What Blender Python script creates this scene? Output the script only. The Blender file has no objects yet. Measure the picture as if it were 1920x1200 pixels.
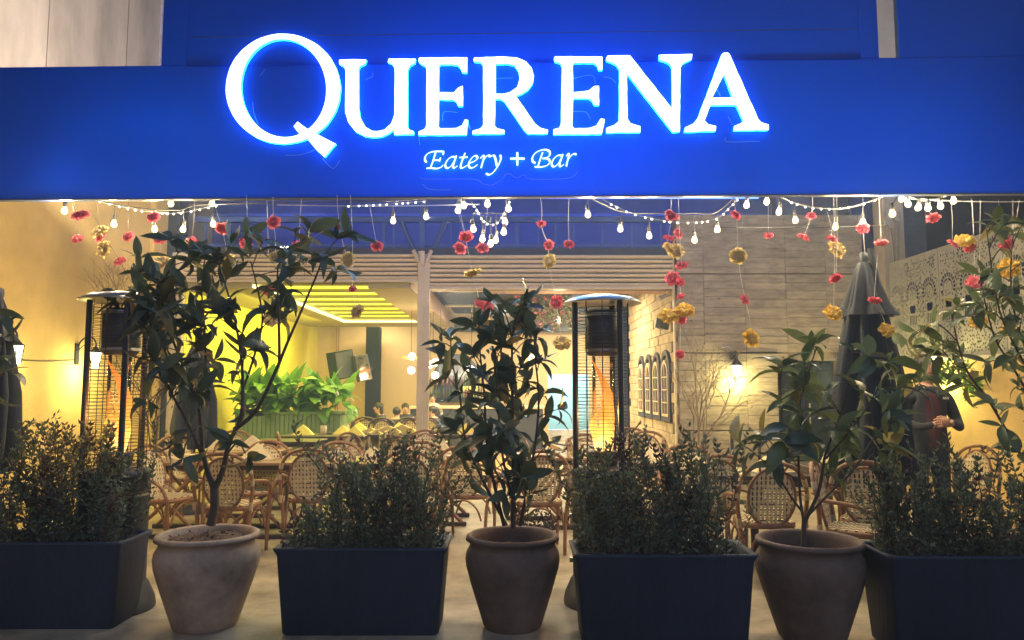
import bpy, math, random
from math import sin, cos, pi, radians, sqrt, atan2
from mathutils import Vector, Matrix, Quaternion
from mathutils.geometry import tessellate_polygon

S = bpy.context.scene
COL = S.collection
# ------------------------------------------------------------------ camera
F = 1400.0
H0 = 1.5
PITCH = radians(5.1)
cam_d = bpy.data.cameras.new('camera')
cam_d.sensor_width = 36.0
cam_d.lens = 36.0 * F / 1920.0
cam_d.clip_start = 0.05
cam_d.clip_end = 300
cam = bpy.data.objects.new('camera', cam_d)
COL.objects.link(cam)
cam.location = (0, 0, H0)
cam.rotation_euler = (pi / 2 + PITCH, 0, 0)
S.camera = cam
# ------------------------------------------------------------------ world
W = bpy.data.worlds.new('World')
S.world = W
W.use_nodes = True
wn = W.node_tree.nodes
wl = W.node_tree.links
sky = wn.new('ShaderNodeTexSky')
sky.sky_type = 'NISHITA'
sky.sun_disc = False
sky.sun_elevation = radians(-3.0)
sky.sun_rotation = radians(200)
wl.new(sky.outputs[0], wn['Background'].inputs[0])
wn['Background'].inputs[1].default_value = 0.75
sd = bpy.data.lights.new('street_glow', 'SUN')
sd.energy = 0.22
sd.angle = radians(40)
sd.color = (0.42, 0.60, 1.0)
so = bpy.data.objects.new('street_glow', sd)
COL.objects.link(so)
so.rotation_euler = (radians(52), 0, radians(25))
# ------------------------------------------------------------------ render look
S.view_settings.view_transform = 'Standard'
S.view_settings.look = 'None'
S.view_settings.exposure = 1.35
S.view_settings.gamma = 1.0
S.view_settings.use_curve_mapping = False
S.render.engine = 'CYCLES'
S.cycles.max_bounces = 6
S.cycles.diffuse_bounces = 3
S.cycles.glossy_bounces = 3
S.cycles.transmission_bounces = 4
S.cycles.transparent_max_bounces = 12
S.cycles.sample_clamp_indirect = 2.0
S.cycles.sample_clamp_direct = 0.0
S.cycles.caustics_reflective = False
S.cycles.caustics_refractive = False
S.cycles.use_denoising = True

# ------------------------------------------------------------------ projection helpers (pixel of the photo + distance -> place)
def ray(px, py):
    u = (px - 960) / F
    v = (600 - py) / F
    return Vector((u, cos(PITCH) - v * sin(PITCH), sin(PITCH) + v * cos(PITCH)))

def P(px, py, Y):
    d = ray(px, py)
    t = Y / d.y
    return Vector((d.x * t, Y, H0 + d.z * t))

def atZ(px, py, z):
    d = ray(px, py)
    t = (z - H0) / d.z
    return Vector((d.x * t, d.y * t, z))

# fascia plane: right end slightly nearer than the left one
FY, FK = 6.0, -0.025
def onF(px, py, off=0.0):
    d = ray(px, py)
    t = (FY - off) / (d.y - FK * d.x)
    return Vector((d.x * t, d.y * t, H0 + d.z * t))

# ------------------------------------------------------------------ materials
def _mat(name):
    m = bpy.data.materials.new(name)
    m.use_nodes = True
    return m, m.node_tree.nodes, m.node_tree.links, m.node_tree.nodes['Principled BSDF']

def mat(name, c, rough=0.6, metal=0.0, var=0.25, scale=8.0, bump=0.0, bscale=60.0, spec=0.5, stretch=(1, 1, 1), dark=None, coat=0.0, objrand=0.0):
    """procedural paint: noise between c and a darker / dirtier tone, fine bump"""
    m, n, l, b = _mat(name)
    tc = n.new('ShaderNodeTexCoord')
    mp = n.new('ShaderNodeMapping')
    mp.inputs['Scale'].default_value = stretch
    l.new(tc.outputs['Object'], mp.inputs[0])
    nz = n.new('ShaderNodeTexNoise')
    nz.inputs['Scale'].default_value = scale
    nz.inputs['Detail'].default_value = 6
    nz.inputs['Roughness'].default_value = 0.62
    l.new(mp.outputs[0], nz.inputs['Vector'])
    cr = n.new('ShaderNodeValToRGB')
    dk = dark if dark else tuple(x * (1 - var) for x in c)
    hi = tuple(min(1, x * (1 + var * 0.35)) for x in c)
    cr.color_ramp.elements[0].position = 0.32
    cr.color_ramp.elements[0].color = (*dk, 1)
    cr.color_ramp.elements[1].position = 0.66
    cr.color_ramp.elements[1].color = (*hi, 1)
    l.new(nz.outputs[0], cr.inputs[0])
    out = cr.outputs[0]
    if objrand:
        oi = n.new('ShaderNodeObjectInfo')
        mr = n.new('ShaderNodeMapRange')
        mr.inputs[3].default_value = 1 - objrand
        mr.inputs[4].default_value = 1 + objrand * 0.6
        l.new(oi.outputs['Random'], mr.inputs[0])
        hs = n.new('ShaderNodeHueSaturation')
        l.new(mr.outputs[0], hs.inputs['Value'])
        l.new(out, hs.inputs['Color'])
        out = hs.outputs[0]
    l.new(out, b.inputs['Base Color'])
    rr = n.new('ShaderNodeMapRange')
    rr.inputs[3].default_value = max(0.02, rough - 0.08)
    rr.inputs[4].default_value = min(1, rough + 0.1)
    l.new(nz.outputs[0], rr.inputs[0])
    l.new(rr.outputs[0], b.inputs['Roughness'])
    b.inputs['Metallic'].default_value = metal
    b.inputs['Specular IOR Level'].default_value = spec
    b.inputs['Coat Weight'].default_value = coat
    if bump:
        n2 = n.new('ShaderNodeTexNoise')
        n2.inputs['Scale'].default_value = bscale
        n2.inputs['Detail'].default_value = 4
        l.new(mp.outputs[0], n2.inputs['Vector'])
        bp = n.new('ShaderNodeBump')
        bp.inputs['Strength'].default_value = bump
        bp.inputs['Distance'].default_value = 0.01
        l.new(n2.outputs[0], bp.inputs['Height'])
        l.new(bp.outputs[0], b.inputs['Normal'])
    return m

def glow(name, c, s, sample=False):
    m, n, l, b = _mat(name)
    b.inputs['Base Color'].default_value = (0.8, 0.8, 0.8, 1)
    b.inputs['Emission Color'].default_value = (*c, 1)
    b.inputs['Emission Strength'].default_value = s
    b.inputs['Roughness'].default_value = 0.3
    try:
        m.cycles.emission_sampling = 'AUTO' if sample else 'NONE'
    except Exception:
        pass
    return m

def glass(name, tint=(1, 1, 1), a=0.18):
    m, n, l, b = _mat(name)
    out = n['Material Output']
    tr = n.new('ShaderNodeBsdfTransparent')
    tr.inputs[0].default_value = (*tint, 1)
    gl = n.new('ShaderNodeBsdfGlossy')
    gl.inputs['Roughness'].default_value = 0.05
    fr = n.new('ShaderNodeFresnel')
    fr.inputs[0].default_value = 1.45
    ad = n.new('ShaderNodeMath')
    ad.operation = 'MULTIPLY_ADD'
    ad.inputs[1].default_value = 1.0
    ad.inputs[2].default_value = a * 0.2
    l.new(fr.outputs[0], ad.inputs[0])
    mx = n.new('ShaderNodeMixShader')
    l.new(ad.outputs[0], mx.inputs[0])
    l.new(tr.outputs[0], mx.inputs[1])
    l.new(gl.outputs[0], mx.inputs[2])
    l.new(mx.outputs[0], out.inputs[0])
    return m

def leafmat(name, c, c2, rough=0.35, trans=0.25, rare=None):
    m, n, l, b = _mat(name)
    oi = n.new('ShaderNodeObjectInfo')
    gi = n.new('ShaderNodeNewGeometry')
    ad = n.new('ShaderNodeMath'); ad.operation = 'ADD'
    l.new(oi.outputs['Random'], ad.inputs[0]); l.new(gi.outputs['Random Per Island'], ad.inputs[1])
    fr = n.new('ShaderNodeMath'); fr.operation = 'FRACT'
    l.new(ad.outputs[0], fr.inputs[0])
    mx = n.new('ShaderNodeValToRGB'); el = mx.color_ramp.elements
    el[0].position = 0.0; el[0].color = (*c, 1); el[1].position = 0.90; el[1].color = (*c2, 1)
    if rare:
        x = el.new(0.935); x.color = (*rare, 1)
    l.new(fr.outputs[0], mx.inputs[0])
    l.new(mx.outputs[0], b.inputs['Base Color'])
    b.inputs['Roughness'].default_value = rough
    b.inputs['Specular IOR Level'].default_value = 0.6
    tl = n.new('ShaderNodeBsdfTranslucent')
    l.new(mx.outputs[0], tl.inputs[0])
    ms = n.new('ShaderNodeMixShader'); ms.inputs[0].default_value = trans
    l.new(b.outputs[0], ms.inputs[1]); l.new(tl.outputs[0], ms.inputs[2])
    l.new(ms.outputs[0], n['Material Output'].inputs[0])
    return m

M = {}
M['stucco'] = mat('yellow_stucco', (0.74, 0.52, 0.19), 0.9, var=0.22, scale=1.3, bump=0.5, bscale=55)
M['upper_plaster'] = mat('grey_beige_plaster', (0.52, 0.46, 0.40), 0.9, var=0.35, scale=1.6, stretch=(1, 1, 0.35), bump=0.4, bscale=40)
M['cream_paint'] = mat('cream_paint', (0.62, 0.52, 0.36), 0.55, var=0.15, scale=3)
M['shutter'] = mat('shutter_paint', (0.78, 0.64, 0.43), 0.42, var=0.12, scale=1.2, stretch=(1, 1, 1))
M['board'] = mat('board_formed_concrete', (0.42, 0.35, 0.26), 0.9, dark=(0.24, 0.20, 0.155), scale=5.0, stretch=(0.7, 1, 2.4), bump=0.9, bscale=10, objrand=0.12)
M['joint'] = mat('mortar_joint', (0.22, 0.18, 0.14), 0.95)
M['brick'] = mat('travertine_brick', (0.52, 0.42, 0.26), 0.9, var=0.3, scale=9, bump=0.6, bscale=30, objrand=0.2)
M['floor'] = mat('stamped_concrete', (0.48, 0.39, 0.27), 0.5, var=0.55, scale=2.6, bump=0.25, bscale=9)
M['pave'] = mat('pavement', (0.16, 0.16, 0.17), 0.8, var=0.3, scale=4, bump=0.4, bscale=50)
M['darkwall'] = mat('blue_veil_panel', (0.025, 0.05, 0.16), 0.6, var=0.3, scale=2)  # blue veil of the sign mixed into the dark panel colour
M['veil_steel'] = mat('blue_veil_steel', (0.05, 0.10, 0.30), 0.45, var=0.25, scale=5)  # steel colour carries the same blue sign veil
M['charcoal'] = mat('charcoal_paint', (0.035, 0.04, 0.055), 0.5, var=0.3, scale=6)
M['planter'] = mat('dark_planter', (0.024, 0.035, 0.070), 0.62, dark=(0.012, 0.019, 0.044), scale=3.5, stretch=(1, 1, .45), bump=0.5, bscale=30)
M['terra'] = mat('terracotta', (0.20, 0.13, 0.10), 0.8, var=0.5, scale=3.4, bump=0.3, bscale=25)
M['terra_tan'] = mat('tan_clay', (0.46, 0.33, 0.24), 0.85, var=0.48, scale=4, bump=0.4, bscale=22)
M['soil'] = mat('soil', (0.10, 0.06, 0.04), 1.0, var=0.6, scale=30, bump=1.0, bscale=60)
M['bark'] = mat('bark', (0.10, 0.075, 0.055), 0.85, var=0.4, scale=20, bump=0.6, bscale=60)
M['twig'] = mat('pale_twig', (0.30, 0.22, 0.14), 0.85, var=0.3, scale=20)
M['leaf'] = leafmat('rubber_leaf', (0.045, 0.075, 0.052), (0.11, 0.15, 0.09), 0.42, 0.22, (0.20, 0.17, 0.06))
M['leaf_r'] = leafmat('lighter_leaf', (0.08, 0.12, 0.045), (0.22, 0.28, 0.12), 0.45, 0.3, (0.36, 0.30, 0.10))
M['small_leaf'] = leafmat('small_shrub_leaf', (0.055, 0.085, 0.055), (0.20, 0.25, 0.16), 0.45, 0.32, (0.18, 0.12, 0.06))
M['small_leaf2'] = leafmat('purple_shrub_leaf', (0.06, 0.03, 0.035), (0.09, 0.05, 0.05), 0.45, 0.15)
M['lush'] = leafmat('lush_leaf', (0.06, 0.20, 0.03), (0.16, 0.36, 0.05), 0.4, 0.3)
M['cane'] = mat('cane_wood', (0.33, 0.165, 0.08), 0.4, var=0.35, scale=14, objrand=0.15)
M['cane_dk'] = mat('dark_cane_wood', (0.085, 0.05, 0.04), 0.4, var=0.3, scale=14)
M['weave'] = mat('cream_weave', (0.84, 0.70, 0.42), 0.6, var=0.2, scale=30)
M['weave_dk'] = mat('brown_weave', (0.12, 0.07, 0.04), 0.6, var=0.3, scale=30)
M['wrap'] = mat('cream_binding', (0.60, 0.46, 0.28), 0.55, var=0.25, scale=60)
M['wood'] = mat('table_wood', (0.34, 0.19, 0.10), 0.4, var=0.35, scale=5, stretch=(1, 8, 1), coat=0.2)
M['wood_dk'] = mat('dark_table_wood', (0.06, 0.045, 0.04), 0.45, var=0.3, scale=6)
M['napkin'] = mat('cream_napkin', (0.72, 0.60, 0.34), 0.85, var=0.12, scale=12, bump=0.2, bscale=90)
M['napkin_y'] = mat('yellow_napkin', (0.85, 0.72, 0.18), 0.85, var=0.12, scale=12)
M['door_matte'] = mat('door_matte', (.012, .016, .024), .85, spec=.1)
M['black'] = mat('black_metal', (0.018, 0.02, 0.026), 0.4, var=0.3, scale=10, metal=0.3)
M['heater_body'] = mat('heater_body', (0.05, 0.055, 0.07), 0.45, var=0.25, scale=8, metal=0.2)
M['steel'] = mat('brushed_steel', (0.42, 0.42, 0.42), 0.35, var=0.2, scale=8, metal=0.9)
M['umbrella'] = mat('grey_canvas', (0.03, 0.036, 0.046), 0.85, var=0.25, scale=6, bump=0.3, bscale=120)
M['screen'] = mat('perforated_metal', (0.40, 0.38, 0.30), 0.5, var=0.15, scale=2)
M['green_slat'] = mat('green_painted_slat', (0.17, 0.27, 0.13), 0.55, var=0.2, scale=3, objrand=0.1)
M['cream_wall'] = mat('interior_cream_wall', (0.66, 0.50, 0.28), 0.85, var=0.08, scale=1.0)
M['yellow_wall'] = mat('interior_yellow_wall', (0.70, 0.62, 0.12), 0.85, var=0.08, scale=1.0)
M['soffit'] = mat('soffit_plaster', (0.42, 0.38, 0.22), 0.8, var=0.08, scale=1.0)
M['dark_ceiling'] = mat('dark_ceiling', (0.02, 0.025, 0.05), 0.8)
M['pink'] = leafmat('pink_petal', (0.66, 0.10, 0.16), (0.82, 0.20, 0.25), 0.7, 0.35)
M['yellow'] = leafmat('yellow_petal', (0.78, 0.48, 0.05), (0.88, 0.62, 0.12), 0.7, 0.35)
M['beige'] = leafmat('pale_yellow_petal', (0.58, 0.44, 0.16), (0.66, 0.52, 0.24), 0.7, 0.35)
M['thread'] = mat('thread', (0.75, 0.72, 0.68), 0.6)
M['cable'] = mat('black_cable', (0.02, 0.02, 0.02), 0.5)
M['bulb'] = glow('bulb_glow', (1.0, 0.74, 0.28), 1.3)
M['fairy'] = glow('fairy_glow', (1.0, 0.88, 0.62), 2.5)
M['globe'] = glow('globe_glow', (1.0, 0.90, 0.68), 4.0)
M['lantern'] = glow('lantern_glow', (1.0, 0.92, 0.45), 6.0)
M['letter'] = glow('letter_face', (0.80, 1.0, 1.0), 1.3, True)
M['letter_bloom_side'] = glow('letter_bloom_edge', (0.01, 0.38, 1.0), 4.0, True)  # blue emission on the letter sides imitates bloom around the letters
M['tag_face'] = glow('tagline_face', (0.72, 1.0, 1.0), 0.7, True)
M['slat_glow'] = glow('ceiling_strip_glow', (0.95, 0.95, 0.03), 0.75, True)
M['cove_glow'] = glow('cove_glow', (1.0, 0.86, 0.40), 0.8, True)
M['cyan_wall'] = mat('pale_blue_wall', (0.42, 0.68, 0.70), 0.8, var=0.1, scale=1)
M['skin'] = mat('skin', (0.50, 0.28, 0.18), 0.55, var=0.1, scale=20)
M['hair'] = mat('black_hair', (0.012, 0.010, 0.010), 0.5)
M['jacket'] = mat('dark_jacket', (0.028, 0.032, 0.036), 0.8, var=0.3, scale=12, bump=0.3, bscale=40)
M['maroon'] = mat('maroon_shirt', (0.10, 0.03, 0.035), 0.8)
M['navy'] = mat('navy_cloth', (0.03, 0.035, 0.055), 0.85)
M['white'] = mat('white_cloth', (0.62, 0.58, 0.52), 0.8)
M['glass'] = glass('clear_glass')
M['orange_shade'] = leafmat('orange_shade', (0.85, 0.22, 0.02), (0.9, 0.28, 0.03), 0.5, 0.5)
M['bottle'] = mat('bottle_glass', (0.10, 0.14, 0.06), 0.15, var=0.5, scale=9, objrand=0.6)
M['bottle_r'] = mat('amber_bottle', (0.35, 0.10, 0.06), 0.15, var=0.5, scale=9, objrand=0.5)
M['mirror'] = mat('dark_mirror', (0.08, 0.09, 0.12), 0.15, metal=0.6)
M['tub'] = mat('cream_upholstery', (0.68, 0.56, 0.26), 0.8, var=0.1, scale=6)
M['electric'] = mat('grey_box', (0.45, 0.40, 0.30), 0.6)

# translucent fascia face: blue glow put into its colour, lit by added lamps
def veil_face():
    m, n, l, b = _mat('blue_veil_face')
    b.inputs['Base Color'].default_value = (0.01, 0.10, 0.50, 1)
    b.inputs['Roughness'].default_value = 0.22
    b.inputs['Specular IOR Level'].default_value = 0.35
    tl = n.new('ShaderNodeBsdfTranslucent')
    tc = n.new('ShaderNodeTexCoord')
    nz = n.new('ShaderNodeTexNoise'); nz.inputs['Scale'].default_value = 0.8; nz.inputs['Detail'].default_value = 3
    l.new(tc.outputs['Object'], nz.inputs['Vector'])
    cr = n.new('ShaderNodeValToRGB')
    cr.color_ramp.elements[0].color = (0.0, 0.20, 0.84, 1); cr.color_ramp.elements[1].color = (0.001, 0.235, 0.90, 1)
    l.new(nz.outputs[0], cr.inputs[0]); l.new(cr.outputs[0], tl.inputs[0])
    bp = n.new('ShaderNodeBump'); bp.inputs['Strength'].default_value = 0.35; bp.inputs['Distance'].default_value = 0.05; l.new(nz.outputs[0], bp.inputs['Height']); l.new(bp.outputs[0], b.inputs['Normal'])
    ms = n.new('ShaderNodeMixShader'); ms.inputs[0].default_value = 0.62
    l.new(b.outputs[0], ms.inputs[1]); l.new(tl.outputs[0], ms.inputs[2])
    l.new(ms.outputs[0], n['Material Output'].inputs[0])
    return m
M['veil_face'] = veil_face()

def flame_mat():
    m, n, l, b = _mat('flame')
    tc = n.new('ShaderNodeTexCoord')
    sp = n.new('ShaderNodeSeparateXYZ'); l.new(tc.outputs['Object'], sp.inputs[0])
    nz = n.new('ShaderNodeTexNoise'); nz.inputs['Scale'].default_value = 14; nz.inputs['Detail'].default_value = 4
    l.new(tc.outputs['Object'], nz.inputs['Vector'])
    ma = n.new('ShaderNodeMath'); ma.operation = 'MULTIPLY_ADD'; ma.inputs[1].default_value = 0.34
    l.new(nz.outputs[0], ma.inputs[0]); l.new(sp.outputs[2], ma.inputs[2])
    mr = n.new('ShaderNodeMapRange'); mr.inputs[1].default_value = 0.08; mr.inputs[2].default_value = 0.72
    l.new(ma.outputs[0], mr.inputs[0])
    cr = n.new('ShaderNodeValToRGB')
    e = cr.color_ramp.elements
    e[0].position = 0.0; e[0].color = (1.0, 0.72, 0.32, 1)
    e[1].position = 1.0; e[1].color = (0.36, 0.09, 0.012, 1)
    x = cr.color_ramp.elements.new(0.28); x.color = (0.80, 0.36, 0.06, 1)
    x = cr.color_ramp.elements.new(0.55); x.color = (0.52, 0.17, 0.022, 1)
    l.new(mr.outputs[0], cr.inputs[0])
    em = n.new('ShaderNodeEmission'); l.new(cr.outputs[0], em.inputs[0]); em.inputs[1].default_value = 1.45
    tr = n.new('ShaderNodeBsdfTransparent')
    ms = n.new('ShaderNodeMixShader')
    n3 = n.new('ShaderNodeTexNoise'); n3.inputs['Scale'].default_value = 18; l.new(tc.outputs['Object'], n3.inputs['Vector'])
    r3 = n.new('ShaderNodeMapRange'); r3.inputs[1].default_value = 0.35; r3.inputs[2].default_value = 0.6; r3.inputs[3].default_value = 0.92; r3.inputs[4].default_value = 1.0
    l.new(n3.outputs[0], r3.inputs[0]); l.new(r3.outputs[0], ms.inputs[0])
    l.new(tr.outputs[0], ms.inputs[1]); l.new(em.outputs[0], ms.inputs[2]); l.new(ms.outputs[0], n['Material Output'].inputs[0])
    m.cycles.emission_sampling = 'NONE'
    return m
M['flame'] = flame_mat()

# ------------------------------------------------------------------ mesh builder
class MB:
    def __init__(self, off=(0, 0, 0)):
        self.v = []; self.f = []; self.mi = []; self.off = Vector(off); self.sm = []
    def add(self, vs, fs, mi=0, smooth=False):
        b = len(self.v)
        self.v += [tuple(Vector(x) - self.off) for x in vs]
        for f in fs:
            self.f.append(tuple(b + i for i in f)); self.mi.append(mi); self.sm.append(smooth)
        return self
    def box(self, a, b, mi=0):
        x0, y0, z0 = a; x1, y1, z1 = b
        return self.add([(x0, y0, z0), (x1, y0, z0), (x1, y1, z0), (x0, y1, z0), (x0, y0, z1), (x1, y0, z1), (x1, y1, z1), (x0, y1, z1)],
                        [(0, 3, 2, 1), (4, 5, 6, 7), (0, 1, 5, 4), (1, 2, 6, 5), (2, 3, 7, 6), (3, 0, 4, 7)], mi)
    def obox(self, c, sx, sy, sz, rot=None, mi=0):
        R = rot if rot is not None else Matrix.Identity(3)
        vs = [Vector(c) + R @ Vector((i * sx / 2, j * sy / 2, k * sz / 2)) for k in (-1, 1) for (i, j) in ((-1, -1), (1, -1), (1, 1), (-1, 1))]
        return self.add(vs, [(0, 3, 2, 1), (4, 5, 6, 7), (0, 1, 5, 4), (1, 2, 6, 5), (2, 3, 7, 6), (3, 0, 4, 7)], mi)
    def bbox(self, a, b, r=0.01, mi=0):
        """box with chamfered vertical and horizontal edges"""
        x0, y0, z0 = a; x1, y1, z1 = b
        def ring(z, i):
            return [(x0 + i + r, y0 + i, z), (x1 - i - r, y0 + i, z), (x1 - i, y0 + i + r, z), (x1 - i, y1 - i - r, z), (x1 - i - r, y1 - i, z), (x0 + i + r, y1 - i, z), (x0 + i, y1 - i - r, z), (x0 + i, y0 + i + r, z)]
        return self.loft([ring(z0, r), ring(z0 + r, 0), ring(z1 - r, 0), ring(z1, r)], mi, True, False)
    def loft(self, rings, mi=0, caps=True, smooth=True):
        n = len(rings[0]); vs = []; fs = []
        for r in rings: vs += r
        for i in range(len(rings) - 1):
            for j in range(n):
                k = (j + 1) % n
                fs.append((i * n + j, i * n + k, (i + 1) * n + k, (i + 1) * n + j))
        self.add(vs, fs, mi, smooth)
        if caps:
            self.add(rings[0], [tuple(range(n))[::-1]], mi); self.add(rings[-1], [tuple(range(n))], mi)
        return self
    def tube(self, pts, r, sides=6, mi=0, caps=True, closed=False):
        pts = [Vector(p) for p in pts]
        n = len(pts)
        rr = r if isinstance(r, (list, tuple)) else [r] * n
        if len(rr) != n: rr = [rr[0] + (rr[-1] - rr[0]) * i / (n - 1) for i in range(n)]
        rings = []; u = None
        for i in range(n):
            if closed: t = (pts[(i + 1) % n] - pts[(i - 1) % n])
            else: t = pts[min(i + 1, n - 1)] - pts[max(i - 1, 0)]
            if t.length < 1e-9: t = Vector((0, 0, 1))
            t.normalize()
            if u is None:
                u = t.cross(Vector((0, 0, 1)))
                if u.length < 0.05: u = t.cross(Vector((1, 0, 0)))
            else: u = u - t * u.dot(t)
            u.normalize(); w = t.cross(u)
            rings.append([tuple(pts[i] + (u * cos(2 * pi * k / sides) + w * sin(2 * pi * k / sides)) * rr[i]) for k in range(sides)])
        if closed: rings.append(rings[0])
        return self.loft(rings, mi, caps and not closed, True)
    def lathe(self, prof, c=(0, 0, 0), n=24, mi=0, caps=True, mod=None, smooth=True):
        c = Vector(c); rings = []
        for (r, z) in prof:
            rings.append([tuple(c + Vector((r * (mod(k / n, z) if mod else 1) * cos(2 * pi * k / n), r * (mod(k / n, z) if mod else 1) * sin(2 * pi * k / n), z))) for k in range(n)])
        return self.loft(rings, mi, caps, smooth)
    def sphere(self, c, r, n=12, m=8, mi=0, sc=(1, 1, 1)):
        prof = [(max(1e-4, sin(pi * i / m)) , -cos(pi * i / m)) for i in range(m + 1)]
        c = Vector(c); rings = [[tuple(c + Vector((p * cos(2 * pi * k / n) * r * sc[0], p * sin(2 * pi * k / n) * r * sc[1], z * r * sc[2]))) for k in range(n)] for p, z in prof]
        return self.loft(rings, mi, False, True)
    def plate(self, outer, holes, e, d, mi=0, mside=None):
        """flat plate with holes. outer/holes: lists of 3d points; e: outward unit normal; d: thickness going back"""
        e = Vector(e)
        loops = [[Vector(p) for p in outer]] + [[Vector(p) for p in h] for h in holes]
        flat = [p for l in loops for p in l]
        tris = tessellate_polygon(loops)
        fixed = []
        for t in tris:
            a, b, c = (flat[i] for i in t)
            nn = (b - a).cross(c - a)
            fixed.append(tuple(t) if nn.dot(e) > 0 else tuple(t)[::-1])
        self.add(flat, fixed, mi)
        self.add([p - e * d for p in flat], [f[::-1] for f in fixed], mi if mside is None else mside)
        for l in loops:
            n = len(l); vs = l + [p - e * d for p in l]
            self.add(vs, [(j, (j + 1) % n, n + (j + 1) % n, n + j) for j in range(n)], mi if mside is None else mside)
        return self
    def mesh(self, name, mats):
        me = bpy.data.meshes.new(name)
        me.from_pydata(self.v, [], self.f)
        for m in (mats if isinstance(mats, (list, tuple)) else [mats]):
            me.materials.append(m)
        me.polygons.foreach_set('material_index', self.mi)
        me.polygons.foreach_set('use_smooth', self.sm)
        me.update()
        return me
    def build(self, name, mats, parent=None, **kw):
        return obj(name, self.mesh(name, mats), parent, **kw)

def obj(name, data, parent=None, loc=None, rot=None, scale=None, **kw):
    o = bpy.data.objects.new(name, data)
    COL.objects.link(o)
    if parent is not None: o.parent = parent
    if loc is not None: o.location = loc
    if rot is not None: o.rotation_euler = rot
    if scale is not None: o.scale = scale if isinstance(scale, (tuple, list, Vector)) else (scale,) * 3
    for k, v in kw.items(): o[k] = v
    return o

def thing(name, label, cat, loc=(0, 0, 0), rz=0.0, group=None):
    o = obj(name, None, loc=loc, rot=(0, 0, rz))
    o.empty_display_size = 0.1
    o['label'] = label; o['category'] = cat
    if group: o['group'] = group
    return o

def dup(root, loc, rz=0.0, label=None, group=None, scale=None):
    r = root.copy(); COL.objects.link(r); r.location = loc; r.rotation_euler = (0, 0, rz)
    if scale: r.scale = (scale,) * 3
    if label: r['label'] = label
    if group: r['group'] = group
    def rec(a, b):
        for ch in KIDS.get(a.name, []):
            c = ch.copy(); COL.objects.link(c); c.parent = b
            rec(ch, c)
    rec(root, r)
    return r
KIDS = {}
def register(root):
    """remember the children of a prototype (parent.children is slow in big scenes)"""
    bpy.context.view_layer.update()
    def rec(o):
        KIDS[o.name] = list(o.children)
        for c in o.children: rec(c)
    rec(root)

def smooth_path(pts, n=6, closed=False):
    pts = [Vector(p) for p in pts]; out = []
    m = len(pts)
    rng = range(m if closed else m - 1)
    for i in rng:
        if closed: p0, p1, p2, p3 = pts[(i - 1) % m], pts[i], pts[(i + 1) % m], pts[(i + 2) % m]
        else: p0, p1, p2, p3 = pts[max(i - 1, 0)], pts[i], pts[i + 1], pts[min(i + 2, m - 1)]
        for k in range(n):
            t = k / n
            out.append(0.5 * ((2 * p1) + (p2 - p0) * t + (2 * p0 - 5 * p1 + 4 * p2 - p3) * t * t + (3 * p1 - p0 - 3 * p2 + p3) * t ** 3))
    if not closed: out.append(pts[-1])
    return out

def lamp(name, kind, loc, energy, color, parent=None, radius=0.03, size=None, sizey=None, rot=None, spec=1.0):
    d = bpy.data.lights.new(name, kind)
    d.energy = energy; d.color = color; d.specular_factor = spec
    if kind in ('POINT', 'SPOT'): d.shadow_soft_size = radius
    if kind == 'AREA':
        d.shape = 'RECTANGLE'; d.size = size; d.size_y = sizey or size
    o = bpy.data.objects.new(name, d); COL.objects.link(o)
    o.location = loc
    if rot is not None: o.rotation_euler = rot
    if parent is not None: o.parent = parent
    return o
# ================================================================== SETTING
FA = 11.2                                    # distance of the restaurant front
XL, XR = -5.3, 5.4
def onX(px, py, X):
    d = ray(px, py); t = X / d.x
    return Vector((X, d.y * t, H0 + d.z * t))

o = MB().add([(-40, 3.9, 0), (40, 3.9, 0), (40, 60, 0), (-40, 60, 0)], [(0, 1, 2, 3)]).build('terrace_floor', M['floor'], kind='structure')
MB().add([(-40, -30, -0.012), (40, -30, -0.012), (40, 3.9, -0.012), (-40, 3.9, -0.012)], [(0, 1, 2, 3)]).build('pavement', M['pave'], kind='structure')
MB().add([(-5.25, 11.35, 0.006), (4.0, 11.35, 0.006), (4.0, 22, 0.006), (-5.25, 22, 0.006)], [(0, 1, 2, 3)]).build('indoor_floor', mat('indoor_floor_tile', (0.50, 0.33, 0.16), 0.3, var=0.2, scale=3), kind='structure')

# left side wall: yellow stucco below, bare plaster above
t = thing('side_wall', 'tall yellow stucco side wall on the left with bare beige plaster above the sign', 'wall', (XL, 7, 0))
MB(t.location).box((XL - 0.25, 1.5, 0), (XL, FA, 4.6)).build('stucco_face', M['stucco'], t)
MB(t.location).box((XL - 0.25, 1.5, 4.602), (XL - 0.004, FA, 10)).build('plaster_face', M['upper_plaster'], t)
for yy in (8.2, 9.9):
    MB(t.location).box((XL - 0.01, yy, 4.7), (XL + 0.001, yy + 0.012, 10)).build('panel_joint', M['joint'], t)
a, b = P(278, 430, 10.8), P(291, 430, 10.8)
MB(t.location).box((XL, 10.8, 0), (b.x, FA, 4.8)).build('pilaster', M['stucco'], t)
b = P(303, 60, 10.8)
MB(t.location).box((XL, 10.8, 4.802), (b.x, FA, 10)).build('upper_pilaster', mat('blue_lit_plaster', (0.50, 0.46, 0.55), 0.9), t)  # lavender tint puts the sign's blue light into pale plaster
tb = MB(t.location)   # thin cable run along the wall between the lanterns
tb.tube(smooth_path([onX(5, 672, XL + 0.012), onX(60, 676, XL + 0.012), onX(100, 677, XL + 0.012), onX(140, 675, XL + 0.012)], 4), 0.006, 5)
tb.build('cable', M['cable'], t)

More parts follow.
